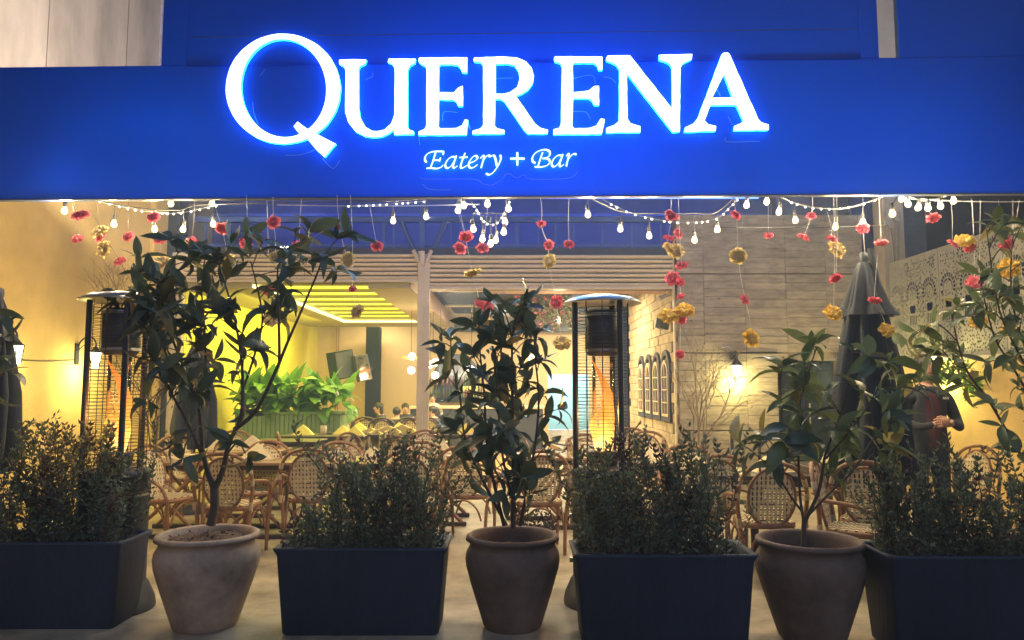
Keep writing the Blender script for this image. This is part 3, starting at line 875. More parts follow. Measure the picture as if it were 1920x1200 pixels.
bmesh_ = [MB().lathe([(.03, 0), (.035, .01), (.035, .15), (.012, .2), (.012, .27), (.014, .275)], n=8).mesh('bottle', M[k]) for k in ('bottle', 'bottle_r')]
rnd = random.Random(8)
for (v, u0, u1, mm) in ((722, 806, 862, 1), (722, 864, 900, 0), (745, 806, 898, 0)):
    z = P(850, v, 19.2).z; u = u0
    while u < u1:
        r = obj('bottle', bmesh_[mm if rnd.random() < .7 else 1 - mm], None, loc=(P(u, v, 19.2).x, 19.15 + rnd.uniform(0, .12), z), scale=rnd.uniform(.75, 1.1))
        r['label'] = ('amber bottle on the top bar shelf' if mm else 'green glass bottle at the right end of the top bar shelf') if v == 722 else 'green or clear bottle on the lower bar shelf'
        r['category'] = 'bottle'; r['group'] = ('amber bottles on the top bar shelf' if mm else 'green bottles on the top bar shelf') if v == 722 else 'bottles on the lower bar shelf'
        u += rnd.uniform(5, 8)
# ceiling greenery with pink blossoms
t = thing('hanging_greenery', 'dark hanging greenery with pink blossoms under the indoor ceiling', 'plant', (.6, 13.2, 3.0))
mb = MB(); rnd = random.Random(9)
def scatter_leaf(mb, c, s, rnd, mi=0):
    a = Vector((rnd.gauss(0, 1), rnd.gauss(0, 1), rnd.gauss(0, 1))).normalized(); b = a.orthogonal().normalized()
    b = Quaternion(a, rnd.uniform(0, 6.28)) @ b
    c = Vector(c)
    mb.add([c, c + a * s * .5 + b * s * .2, c + a * s, c + a * s * .5 - b * s * .2], [(0, 1, 2, 3)], mi)
for i in range(1500):
    u = rnd.uniform(965, 1078) ; v = 555 + rnd.random() ** .7 * 62 * (0.5 + .5 * sin(u * .11) ** 2)
    scatter_leaf(mb, tuple(P(u, v, rnd.uniform(12.8, 13.6)) - t.location), .09, rnd, 1 if rnd.random() < .13 else 0)
mb.build('foliage', [M['small_leaf'], M['pink']], t, kind='stuff')
# small wall speaker + camera on the right post
t = thing('corner_speaker', 'small black speaker fixed high beside the right opening', 'speaker', P(1243, 604, 10.95))
R = Matrix.Rotation(radians(12), 3, 'Y') @ Matrix.Rotation(radians(30), 3, 'Z')
MB().obox((0, 0, 0), .14, .14, .2, R).build('cabinet', M['black'], t); MB().tube([(0, 0, 0), (.12, .1, 0)], .012, 6).build('bracket', M['black'], t)
t = thing('security_camera', 'small white security camera on the inner wall top', 'camera', P(1248, 554, 11.5))
MB().tube([(0, 0, 0), (-.12, -.08, -.06)], .035, 8).build('body', M['white'], t); MB().tube([(0, 0, 0), (.12, .05, 0)], .012, 6).build('bracket', M['white'], t)
# added ceiling lights giving the room its ambient fill
for i, (x, y, e) in enumerate(((-3.4, 18.6, 60), (-1.9, 18.4, 60), (-.2, 16.5, 70), (1.4, 14.0, 70), (1.7, 18.0, 60), (-1.0, 13.2, 60))):
    t = thing('ambient_fill_light', ('added ceiling light near the rear left corner', 'added ceiling light at the back wall by the dark column', 'added ceiling light over the bar counter', 'added ceiling light beside the brick wall', 'added ceiling light before the pale blue room', 'added ceiling light just inside the middle post')[i], 'light', (x, y, 3.25))
    MB().lathe([(.06, 0), (.06, .04), (.05, .04)], n=12).build('ring', M['cream_paint'], t)
    lamp('ambient_fill', 'AREA', (0, 0, -.01), e, (1, .80, .46), t, size=.5)
# wall-washing flood lamps standing on top of the sign box, lighting the bare plaster and the column above
for (x, y, z, lab, e, tg2, c_) in ((-2.6, 7.0, 4.3, 'small flood lamp behind the sign top lighting the left plaster', 260, (-5.3, 9.6, 6.3), (1, .86, .72)), (4.6, 8.6, 5.2, 'small flood lamp behind the sign top lighting the column', 50, (5.6, 11, 6.0), (.6, .64, 1))):
    t = thing('flood_lamp', lab, 'lamp', (x, y, z))
    MB().bbox((-.12, -.05, -.08), (.12, .05, .0), .01).build('housing', M['black'], t); MB().tube([(0, 0, -.08), (0, 0, -.45)], .015, 6).build('stem', M['black'], t)
    lamp('flood_light', 'SPOT', (0, 0, .05), e, c_, t, .1, rot=(Vector(tg2) - Vector((x, y, z))).to_track_quat('-Z', 'Y').to_euler()).data.spot_size = radians(95)
# ================================================================== SIGN
sg = thing('sign_fascia', 'wide glossy blue sign fascia spanning the whole front, lit by added lamps behind', 'sign', (0, FY, 3.6))
zb = onF(960, 367).z; ztp = onF(960, 116).z
def fx(px, py=250): return onF(px, py).x
def fplate(x0, x1, z0, z1, off, th, name, m, parent=sg):
    """box parallel to the fascia plane"""
    vs = []
    for z in (z0, z1):
        for (x, o_) in ((x0, off), (x1, off), (x1, off - th), (x0, off - th)):
            vs.append((x, FY - o_ + FK * x, z))
    return MB(parent.location).add(vs, [(0, 1, 5, 4), (1, 2, 6, 5), (2, 3, 7, 6), (3, 0, 4, 7), (0, 3, 2, 1), (4, 5, 6, 7)]).build(name, m, parent)
fplate(-5.2, 5.35, zb, ztp, 0, .02, 'fascia_face', M['veil_face'])
for a_, b_ in ((305, 351), (1612, 1646)): fplate(fx(a_, 60), fx(b_, 60), ztp + .002, ztp + 1.3, 0, .02, 'upper_face', M['veil_face'])
fplate(fx(353, 60), fx(1610, 60), ztp - .01, ztp + 1.3, .010, .008, 'raised_panel', M['veil_face'])
fplate(fx(1686, 60), 5.35, ztp + .002, ztp + 1.3, 0, .02, 'upper_face', M['veil_face'])
fplate(fx(353, 60), fx(1610, 60), onF(960, 64).z, onF(960, 64).z + .006, .013, .003, 'panel_seam', M['veil_steel'])
# the steel tray at the bottom edge and the cream tube behind it
fplate(-5.2, 5.35, zb - .012, zb - .002, .005, .06, 'bottom_tray', M['veil_steel'])
# added lamps behind the fascia: blue sign glow in front, blue veil behind
for i, (x, e) in enumerate(((-.7, 9.5), (.0, 14), (.7, 9.5))):
    lamp('added_glow_lamp', 'AREA', (x, FY + .62, 3.7), e, (.35, .75, 1.0), sg, size=1.3, sizey=1.2, rot=(radians(-90), 0, 0))
for o_ in [c for c in bpy.data.objects if c.name.startswith('added_glow_lamp')]: o_.location -= sg.location
lamp('added_blue_spill', 'AREA', Vector((0, FY + .95, 3.75)) - sg.location, 12, (.04, .16, 1.0), sg, size=4.5, sizey=.5, rot=(radians(112), 0, 0), spec=.2)

LET = {
 'U': ([(636,112),(660,111),(687,112),(684,119),(674,124),(671.5,131),(672,200),(675,220),(685,238),(698,245.5),(708,246),(721,243),(733,232),(739.5,215),(740.4,150),(740,126),(734,118.5),(727,116),(729,110),(779,110),(778,117),(769,122),(764.5,130),(764,238),(768,243.5),(775.5,246),(775.6,251),(739.3,252),(738.5,241.5),(728,250),(716,255.5),(700,257),(684,255),(667,246.5),(653,229),(647.5,211),(647,195),(648,132),(645,124),(636,119.5)], []),
 'E': ([(785.2,109.5),(787,107.8),(876,107.5),(875,135.5),(866.8,135),(863,126),(857.8,121.3),(849,120),(828,120),(824.7,120.7),(822.6,124),(822.6,173),(851.4,173.2),(858.9,164.5),(867.4,160.7),(867.4,198),(858.9,198),(855.7,190),(849.3,186.3),(822.6,185.7),(821.5,237),(825.8,240.6),(855.7,240),(866.3,234.8),(871.7,224),(877.5,225),(874.5,252),(784.8,252.6),(784.8,246.6),(795.9,242.3),(799.2,236),(799.7,128),(797,123),(789.5,119.5),(785,115)], []),
 'R': ([(887.7,112),(889.5,107.8),(943.2,106),(968.9,107.8),(986,115.2),(996.6,127),(1000.9,142),(998.7,155.8),(990.2,167.6),(978,175.5),(966.7,179.3),(1003,231.6),(1013.7,240),(1027.6,243.4),(1026.5,249.8),(990.2,250.4),(983.8,244.4),(945.4,188.9),(936.8,184.6),(928.3,185),(927.4,235.9),(932.5,240.7),(946,244),(945.2,249.8),(885.6,250.4),(886.6,244.9),(900.5,241.2),(905.9,235),(905.9,122),(901.6,116),(889,114.5)],
       [[(929.3,119.6),(949.6,118.4),(964.6,121.6),(972.3,133),(974.8,146.2),(969.9,163.3),(956,172.9),(943.2,176),(929.3,175.7)]]),
 'e': ([(1038.8,108.5),(1041,105.5),(1129.5,106.3),(1129.5,130.3),(1123,130.8),(1119.7,121.8),(1113,117),(1077,117),(1073.8,121),(1074.5,173),(1104.4,169.7),(1114.2,161.2),(1123,161),(1123,197),(1114.2,196),(1109.9,187.6),(1104.4,184),(1074.8,184),(1072.7,236.4),(1077,240.8),(1106.6,239.7),(1118.6,235.3),(1126.3,222.2),(1133.9,223.3),(1128.4,250.6),(1037.7,251.7),(1037.7,242.5),(1048.6,239.7),(1051.8,233),(1054,123.8),(1050.5,117.5),(1040,114.5)], []),
 'N': ([(1136.8,109),(1139,104.5),(1181,103.6),(1216,147.8),(1260.8,204.7),(1260,126),(1256.4,119.4),(1248.8,115),(1236.7,111.7),(1235.6,103),(1298,101.2),(1296.9,110.6),(1281,118),(1275.6,126),(1274.6,246.3),(1261.9,247.4),(1214.9,187.2),(1175.5,136.9),(1176.5,222.2),(1182,231),(1200.6,236.6),(1200.6,247.4),(1137.2,248),(1137.2,239.7),(1152.5,234.2),(1160.8,226.6),(1161.7,130),(1156,121),(1145,115.5),(1137.5,113.5)], []),
 'A': ([(1353.5,102),(1357,99),(1365,98.6),(1368,101.5),(1421.6,223.3),(1427.5,229.5),(1441.3,233.5),(1441.3,243),(1376.7,243.8),(1377.4,235.8),(1388,232),(1394.9,226.6),(1381,196.5),(1332.3,196.5),(1321,225.5),(1327,232.5),(1342.8,236.4),(1341.7,245.2),(1283.8,246.7),(1284.7,238.8),(1300,232),(1308.9,221)], [[(1358,138),(1374.6,183),(1335.2,183)]]),
}
# outline points are read off the photograph and laid on the fascia's own plane; the letters are 9 cm deep cans on 5 cm spacers
N_F = Vector((FK, -1, 0)).normalized()
N_F = Vector((-(-FK), -1, 0)); N_F = Vector((FK, -1, 0)).normalized()
signs = thing('sign_letters', 'large glowing white serif letters of the restaurant name on the blue sign', 'sign letters', onF(930, 180, .1))
def letter(shapes, nm='letter'):
    mb = MB(signs.location)
    for i, (outer, holes) in enumerate(shapes):
        off = .06 + .003 * i
        A = [onF(u, v, off) for u, v in outer]; Hs = [[onF(u, v, off) for u, v in h] for h in holes]
        mb.plate(A, Hs, N_F, .035, 0, 1)
    return mb.build(nm, [M['letter'], M['letter_bloom_side']], signs)
def wob(pts, a=.5, n=2, seed=1):
    r = random.Random(seed); out = []
    for i in range(len(pts)):
        p, q_ = pts[i], pts[(i + 1) % len(pts)]
        out.append(p)
        d = sqrt((p[0] - q_[0]) ** 2 + (p[1] - q_[1]) ** 2)
        k = int(d / 9)
        for j in range(1, k):
            t_ = j / k; out.append((p[0] + (q_[0] - p[0]) * t_ + r.uniform(-a, a), p[1] + (q_[1] - p[1]) * t_ + r.uniform(-a, a)))
    return out
n = 64
r_ = random.Random(2)
qo = [(530.5 + 107.2 * cos(a) + r_.uniform(-.3, .3), 166 + 103 * sin(a) + r_.uniform(-.3, .3)) for a in [2 * pi * k / n for k in range(n)]]
ta = radians(-7)
qi = [(531.7 + 80 * cos(a) * cos(ta) - 92.3 * sin(a) * sin(ta), 165 + 80 * cos(a) * sin(ta) + 92.3 * sin(a) * cos(ta)) for a in [2 * pi * k / n for k in range(n)]]
tail = [(558,228),(576,241.5),(591,250),(629,269.5),(608,294),(594,281.5),(575.5,258.5),(561,250),(550.5,237)]
letter([(qo, [qi]), (wob(tail, .3), [])])
for i, k in enumerate('UEReNA'):
    o_, h_ = LET[k]
    letter([(wob(o_, .45, seed=i), h_)])

# thin pale lines drawing the letters' contour reflections onto the glossy fascia
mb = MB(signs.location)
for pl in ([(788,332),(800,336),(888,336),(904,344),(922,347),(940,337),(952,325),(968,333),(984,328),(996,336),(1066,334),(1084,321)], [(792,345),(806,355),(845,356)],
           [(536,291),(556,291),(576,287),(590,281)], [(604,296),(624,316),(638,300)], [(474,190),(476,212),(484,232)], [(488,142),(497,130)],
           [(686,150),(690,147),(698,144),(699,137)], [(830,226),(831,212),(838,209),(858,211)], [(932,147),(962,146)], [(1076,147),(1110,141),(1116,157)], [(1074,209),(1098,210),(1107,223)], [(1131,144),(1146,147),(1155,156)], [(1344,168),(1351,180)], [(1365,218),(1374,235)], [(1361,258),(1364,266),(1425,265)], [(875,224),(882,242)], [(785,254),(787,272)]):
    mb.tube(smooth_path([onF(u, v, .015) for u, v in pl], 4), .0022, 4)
mb.build('reflection_line', mat('painted_reflection', (.45, .62, .95), .3), signs)
# brush-pen tagline on its own clear backing
tg = thing('tagline_letters', 'small glowing white italic tagline below the large sign letters', 'sign letters', onF(940, 300, .1))
NIB = radians(-38)
def stroke(mb, pts, off, wN=12.0, r0=4.6):
    pts = [Vector((a, b, 0)) for a, b in pts]
    sp = smooth_path(pts, 5)
    L_, R_ = [], []
    nb_ = Vector((cos(NIB), sin(NIB), 0))
    for i, p in enumerate(sp):
        t_ = (sp[min(i + 1, len(sp) - 1)] - sp[max(i - 1, 0)]).normalized()
        nn = Vector((-t_.y, t_.x, 0))
        w = sqrt((nn.dot(nb_) * wN) ** 2 + r0 ** 2)
        L_.append(p + nn * w); R_.append(p - nn * w)
    # rounded ends
    def cap(p, d): return [p + Vector((d.x * c_ * 5 , d.y * c_ * 5, 0)) for c_ in (1,)]
    t0 = (sp[0] - sp[1]).normalized(); t1 = (sp[-1] - sp[-2]).normalized()
    L_ = [sp[0] + t0 * 6] + L_ + [sp[-1] + t1 * 6]; R_ = [sp[0] + t0 * 6] + R_ + [sp[-1] + t1 * 6]
    def W3(p, o_): return onF(780 + p.x / 6, 270 + p.y / 6, o_)
    vs = [W3(p, off) for p in L_] + [W3(p, off) for p in R_]
    k = len(L_)
    fs = [(i, i + 1, k + i + 1, k + i) for i in range(k - 1)]
    vb = [W3(p, off - .02) for p in L_] + [W3(p, off - .02) for p in R_]
    def orient(vs, fs):
        a, b, c = Vector(vs[fs[2][0]]), Vector(vs[fs[2][1]]), Vector(vs[fs[2][2]])
        return fs if (b - a).cross(c - a).dot(N_F) > 0 else [f[::-1] for f in fs]
    mb.add(vs, orient(vs, fs), 0)
    mb.add([*[W3(p, off) for p in L_], *vb[:k]], [(i, i + 1, k + i + 1, k + i) for i in range(k - 1)], 1)
    mb.add([*[W3(p, off) for p in R_], *vb[k:]], [(i, i + 1, k + i + 1, k + i) for i in range(k - 1)], 1)
aa = [[(440,148),(400,145),(355,180),(330,230),(338,264),(368,268),(410,228),(445,160)], [(455,132),(420,235),(428,270),(465,247)]]
def sh_(l, dx, dy): return [[(a + dx, b + dy) for a, b in s] for s in l]
GL = [
 [[(118,203),(102,185),(104,145),(128,112),(172,90),(230,83),(312,84)], [(312,86),(303,120)], [(222,90),(195,180),(163,268)], [(190,182),(225,182),(265,180)], [(276,155),(262,196)], [(120,274),(170,270),(230,276),(280,262),(303,238)]],
 aa,
 [[(552,102),(512,210),(503,255),(522,270),(572,240)], [(490,152),(578,147)]],
 [[(598,215),(655,195),(692,158),(672,132),(640,145),(605,190),(592,235),(608,266),(645,264),(692,232)]],
 [[(725,160),(760,128),(762,165),(745,220),(732,268)], [(752,190),(785,145),(820,126),(832,146)]],
 [[(846,140),(875,128),(896,175),(908,245)], [(948,125),(954,165),(925,240),(872,315),(825,345),(790,332)]],
 [[(1062,164),(1140,164),(1220,164)], [(1140,94),(1140,160),(1140,238)]],
 [[(1342,213),(1314,195),(1310,150),(1345,100),(1400,72),(1460,64),(1502,85),(1502,128),(1470,153),(1425,162)], [(1425,162),(1485,167),(1506,200),(1478,238),(1410,258),(1338,256)], [(1425,95),(1398,170),(1372,252)]],
 sh_(aa, 1198, -17),
 [[(1690,135),(1716,108),(1716,150),(1700,205),(1692,250)], [(1706,180),(1745,130),(1780,110),(1802,118)]],
]
for gi, g in enumerate(GL):
    mb = MB(tg.location)
    for si, s in enumerate(g):
        plus = (gi == 6)
        stroke(mb, s, 0.04 + .0015 * si, 3 if plus else 12.0, 11 if plus else 4.6)
    mb.build('letter', [M['tag_face'], M['letter_bloom_side']], tg)
# ================================================================== STRING LIGHTS
bulb_me = MB().lathe([(.002, -.046), (.015, -.042), (.025, -.028), (.025, -.012), (.016, .010), (.012, .022)], n=10, caps=False).mesh('bulb', M['bulb'])
sock_me = MB().lathe([(.015, .020), (.017, .024), (.017, .062), (.009, .072)], n=8).mesh('socket', M['cable'])
def string(label, bulbs, Y, cable_dy=26, e=31, group=None, drop=True, cable=None, white=False):
    pts = [P(u, v, Y + dy) for (u, v, dy) in bulbs]
    t = thing('string_light', label, 'string light', pts[0])
    if cable is None:
        cp = [P(u, min(v - cable_dy, 400), Y + dy) for (u, v, dy) in bulbs]
    else: cp = [P(u, v, Y) for u, v in cable]
    MB(t.location).tube(smooth_path(cp, 5), .0055, 5).build('cable', M['thread'] if white else M['cable'], t)
    for i, p in enumerate(pts):
        b = obj('bulb', bulb_me, t, loc=p - t.location, rot=(rnd.uniform(-.15, .15), rnd.uniform(-.15, .15), 0))
        obj('socket', sock_me, b)
        if cable is None:
            MB(t.location).tube([p + Vector((0, 0, .07)), cp[i]], .004, 4).build('drop_wire', M['cable'], t)
        lamp('bulb_light', 'POINT', p - t.location, e, (1, .78, .45), t, .03)
rnd = random.Random(3)
string('sparse bulbs on black cord at the far left, over the left heater and tree', [(121, 392, -.3), (214, 417, 0), (290, 427, 0), (344, 427, .2), (400, 417, .3), (737, 411, .4), (799, 403, .4)], 6.5, 34)
string('two bulbs tucked against the sign bottom above the left tree', [(320, 378, 0), (398, 378, 0)], 6.4, 16)
string('U-shaped cluster of bulbs hanging around the garland loop at the centre', [(859, 391, .1), (869, 382, 0), (914, 379, 0), (953, 388, 0), (947, 413, .1), (945, 432, .1), (930, 447, .2), (920, 454, 0), (905, 445, .1), (887, 426, 0)], 6.5, 14, e=7)
string('long row of bulbs from the centre across to the cream column', [(1102, 399, -.2), (1163, 426, .2), (1217, 439, .3), (1302, 447, .3), (1345, 427, .2), (1400, 381, 0), (1438, 374, -.2), (1461, 394, 0), (1491, 410, .2), (1567, 422, .1), (1618, 414, -.2)], 6.5, 30)
string('bright arc of bulbs at the upper right beside the cream column', [(1673, 397, -.6), (1691, 369, -.2), (1702, 379, -.1), (1722, 386, 0), (1740, 387, 0), (1763, 383, 0), (1788, 373, -.3)], 6.5, 12, e=19)
bead_me = MB().sphere((0, 0, 0), .0085, 6, 4).mesh('fairy_bead', M['fairy'])
def fairy(label, pts, Y, step=.05):
    w = [P(u, v, Y) for u, v in pts]; t = thing('fairy_light_strand', label, 'fairy lights', w[0])
    sp = smooth_path(w, 10)
    MB(t.location).tube(sp, .0022, 4).build('cable', M['thread'], t)
    acc = 0; r = random.Random(int(pts[0][0]))
    for a, b in zip(sp[:-1], sp[1:]):
        acc += (b - a).length
        if acc > step * r.uniform(.6, 1.9):
            acc = 0; obj('bead', bead_me, t, loc=b - t.location + Vector((0, 0, -.006)))
fairy('sagging fairy light strand above the left patio heater', [(160, 370), (240, 390), (300, 399), (345, 398), (415, 383)], 6.4)
fairy('straight white fairy light strand left of the middle post', [(640, 386), (700, 384), (760, 380), (800, 377)], 6.4)
fairy('U-shaped fairy light loop with the bulb cluster at the centre', [(884, 378), (895, 395), (905, 412), (920, 421), (935, 415), (946, 398), (955, 378)], 6.4, .035)
fairy('fairy light strand sagging below the R and E of the sign', [(1130, 374), (1180, 398), (1240, 413), (1290, 417), (1340, 411), (1365, 392), (1385, 371)], 6.4)
fairy('shallow fairy light strand under the right end of the sign', [(1465, 371), (1510, 387), (1560, 391), (1610, 384), (1655, 369)], 6.4)
for (a, b, lab) in (((520, 384), (900, 383), 'thin pale support wire left of the bulb cluster'), ((1690, 371), (1925, 378), 'thin pale support wire above the perforated screen'), ((1350, 426), (1665, 422), 'thin dark support wire across the concrete wall')):
    t = thing('support_wire', lab, 'wire', P(*a, 6.5)); m_ = [P(a[0] + (b[0] - a[0]) * k / 8, a[1] + (b[1] - a[1]) * k / 8 + 3 * sin(pi * k / 8), 6.5) for k in range(9)]
    MB(t.location).tube(m_, .004, 4).build('wire', M['cable'] if 'dark' in lab else M['thread'], t)

# ================================================================== PAPER FLOWERS ON THREADS
def flower_mesh(mat_, seed, layers=4, R=.068, dome=.5):
    r = random.Random(seed); mb = MB()
    for L_ in range(layers):
        n = 30; fr = L_ / max(1, layers - 1); rad = R * (1 - .52 * fr) * r.uniform(.92, 1.05)
        cup = -.25 + dome * (0.3 + 1.2 * fr)
        ph = r.uniform(0, 6); rings = []
        for (q_, am) in ((.12, 0), (.5, .12), (.82, .3), (1.0, .42)):
            ring = []
            for k in range(n):
                a = 2 * pi * k / n
                ru = sin(a * 8 + ph) * am + sin(a * 13 + ph * 2) * am * .5 + r.uniform(-.12, .12) * am
                rr = rad * q_ * (1 + .10 * sin(a * 5 + ph) * q_ + r.uniform(-.07, .07) * q_)
                ring.append((rr * cos(a), rr * sin(a), rad * (cup * q_ ** 1.4) + rad * ru * .32 + fr * .006))
            rings.append(ring)
        mb.loft(rings, 0, False, False)
    return mb.mesh('flower_head', mat_)
FL = {'p': [flower_mesh(M['pink'], s, 4, .056, .45) for s in (1, 2, 3)], 'y': [flower_mesh(M['yellow'], s, 5, .074, .35) for s in (4, 5, 6)], 'b': [flower_mesh(M['beige'], s, 5, .070, .4) for s in (7, 8, 9)]}
CN = {'p': 'pink', 'y': 'deep yellow', 'b': 'pale yellow'}
rnd = random.Random(21)
def strand(label, fl, Y=6.1, top=None):
    """one thread with its flower heads: fl = (px, py, kind[, scale])"""
    u0, v0 = (fl[0][0], 368) if top is None else top
    pts = [P(u0, v0 - 3, Y)] + [P(f[0], f[1], Y + .02 * i) for i, f in enumerate(fl)]
    t = thing('flower_garland', label, 'paper flowers', pts[0])
    cp = []
    for a, b in zip(pts[:-1], pts[1:]):
        cp += [a, (a + b) / 2 + Vector((rnd.uniform(-.01, .01), 0, 0))]
    cp.append(pts[-1])
    MB(t.location).tube(smooth_path(cp, 3), .0018, 4).build('thread', M['thread'] if fl[0][0] > 260 else M['cane_dk'], t)
    for f, p in zip(fl, pts[1:]):
        face = rnd.random()
        tilt = (rnd.uniform(.8, 1.6) if f[2] != 'p' else rnd.uniform(.5, 1.5))
        obj('flower', rnd.choice(FL[f[2]]), t, loc=p - t.location, rot=(tilt + (1.57 if face < .15 else 0), rnd.uniform(-.5, .5), rnd.uniform(-.6, .6)), scale=(f[3] if len(f) > 3 else 1) * rnd.uniform(.88, 1.1) * Y / 6.1)
G_ = [
 ('two pink flowers on one thread next to the leftmost bulb', [(146, 404, 'p'), (157, 400, 'p')], (138, 378)),
 ('single dark pink flower hanging lowest beside the leftmost bulb', [(145, 447, 'p', .9)], (133, 372)),
 ('pale yellow and pink flowers on a dark thread over the left heater', [(186, 433, 'b'), (188, 444, 'p', .85), (193, 467, 'b')], (182, 372)),
 ('single pink flower on a straight dark thread right of the second bulb', [(240, 443, 'p', .9)], (240, 372)),
 ('red-pink flower with pale yellow one at its foot, just above the left heater', [(224, 489, 'p', .95), (256, 543, 'b', .9)], (160, 380)),
 ('pink flower above a pale yellow one along the edge of the yellow wall', [(287, 407, 'p'), (300, 448, 'p', 1.1), (302, 490, 'b', 1.15)], (281, 368)),
 ('pink flower among the bare stems at the upper left of the left tree', [(358, 455, 'p'), (350, 456, 'b', .6)], (365, 368)),
 ('pink flower over a pale yellow one at the top of the left tree', [(416, 429, 'p'), (427, 489, 'b', 1.05)], (398, 372)),
 ('single pink flower in front of the dark gallery, first left of the fuchsia pair', [(461, 456, 'p', 1.1)], (462, 368)),
 ('pink flower over a pale yellow one right of the top of the left tree', [(513, 416, 'p', 1.1), (517, 479, 'b')], (512, 372)),
 ('pink flower beside the small lit emblem in the gallery', [(561, 461, 'p', 1.05)], (566, 368)),
 ('pink flower over a pale yellow one in front of the left shutter', [(638, 426, 'p'), (652, 487, 'b', 1.1)], (632, 368)),
 ('single pink flower on a slanting thread left of the middle post', [(707, 461, 'p')], (693, 385)),
 ('dark pink flower over a pale yellow one before the glowing ceiling', [(661, 541, 'p', .7), (669, 583, 'b', 1.0)], (657, 368)),
 ('dark pink flower within the leaves near the left end of the glowing ceiling', [(503, 543, 'p', .9), (508, 598, 'b', 1.1)], (500, 368)),
 ('two pink flowers side by side left of the bulb cluster', [(874, 444, 'p', 1.2), (863, 465, 'p')], (855, 385)),
 ('long thread with pale yellow and pink flowers ending above the middle tree', [(886, 512, 'b'), (900, 566, 'p'), (913, 574, 'p'), (911, 612, 'b', 1.1)], (860, 385)),
 ('pink flower right below the bulb cluster', [(905, 464, 'p', .9)], (915, 380)),
 ('three-part thread of two pink and one pale yellow flower left of the heater', [(1015, 420, 'p', .8), (1029, 459, 'p', .9), (1029, 489, 'b'), (1043, 565, 'p'), (1054, 642, 'b', 1.1)], (1013, 372)),
 ('single pink flower left of the big bulb, before the dark gallery', [(1067, 457, 'p', .95)], (1067, 372)),
 ('cluster of pink flowers over pale yellow ones at the right shutter post', [(1256, 403, 'p'), (1262, 407, 'p'), (1254, 446, 'p'), (1272, 438, 'p'), (1258, 466, 'b', 1.15), (1268, 470, 'b')], (1258, 370)),
 ('long chain of pink flowers and large yellow ones along the right shutter post', [(1278, 497, 'p'), (1260, 521, 'p'), (1274, 527, 'p'), (1276, 555, 'p', .7), (1254, 590, 'y', 1.05), (1284, 580, 'y', 1.1), (1276, 597, 'p'), (1275, 664, 'p', .8)], (1272, 371)),
 ('pink flower over a pale yellow one hanging before the concrete wall', [(1380, 403, 'p', .9), (1384, 480, 'b', 1.05), (1397, 561, 'p', .8), (1410, 633, 'y', 1.15)], (1376, 369)),
 ('single dark pink flower on a thread left of the wall bulbs', [(1441, 441, 'p', .75)], (1441, 369)),
 ('pink flower over another one hanging between two bulbs', [(1521, 404, 'p', .8), (1507, 444, 'p', .9)], (1524, 369)),
 ('pale yellow flower under a dark pink one beside the right bulbs', [(1560, 447, 'p', .9), (1571, 466, 'b', 1.15)], (1551, 400)),
 ('single pink flower in the middle of the concrete wall', [(1567, 522, 'p', .9)], (1569, 369)),
 ('deep yellow flower with dark centre low before the concrete wall', [(1563, 585, 'y', 1.15)], (1563, 369)),
 ('pink flower at the bulb over a yellow one on top of the closed umbrella', [(1618, 427, 'p', .95), (1625, 501, 'y', 1.0)], (1618, 369)),
 ('pink flower between the closed umbrella and the cream column', [(1652, 455, 'p')], (1648, 369)),
 ('pink flower on the folded umbrella over a yellow one', [(1640, 563, 'p'), (1664, 618, 'y', .95)], (1646, 480)),
 ('pink flower hanging right of the cream column', [(1750, 409, 'p', .95)], (1722, 375)),
 ('large yellow flower between two pink ones at the screen edge', [(1786, 457, 'p', 1.0), (1808, 449, 'y', 1.2), (1819, 463, 'p', 1.1)], (1783, 375)),
 ('two pink flowers stacked before the perforated screen', [(1882, 441, 'p', 1.1), (1887, 459, 'p', 1.1)], (1872, 377)),
 ('pink flower on the cut-out figures of the screen', [(1827, 529, 'p', 1.0)], (1822, 376)),
 ('yellow over pink flower at the far right edge of the screen', [(1891, 502, 'y', 1.1), (1891, 558, 'p', .95)], (1911, 377)),
 ('yellow flower above the right wall lantern', [(1834, 601, 'y', 1.05)], (1838, 377)),
 ('yellow flower at the right frame edge over the green shrub', [(1897, 617, 'y', 1.05)], (1899, 377)),
]
for lab, fl, top in G_: strand(lab, fl, 6.1 + rnd.uniform(-.15, .2), top)

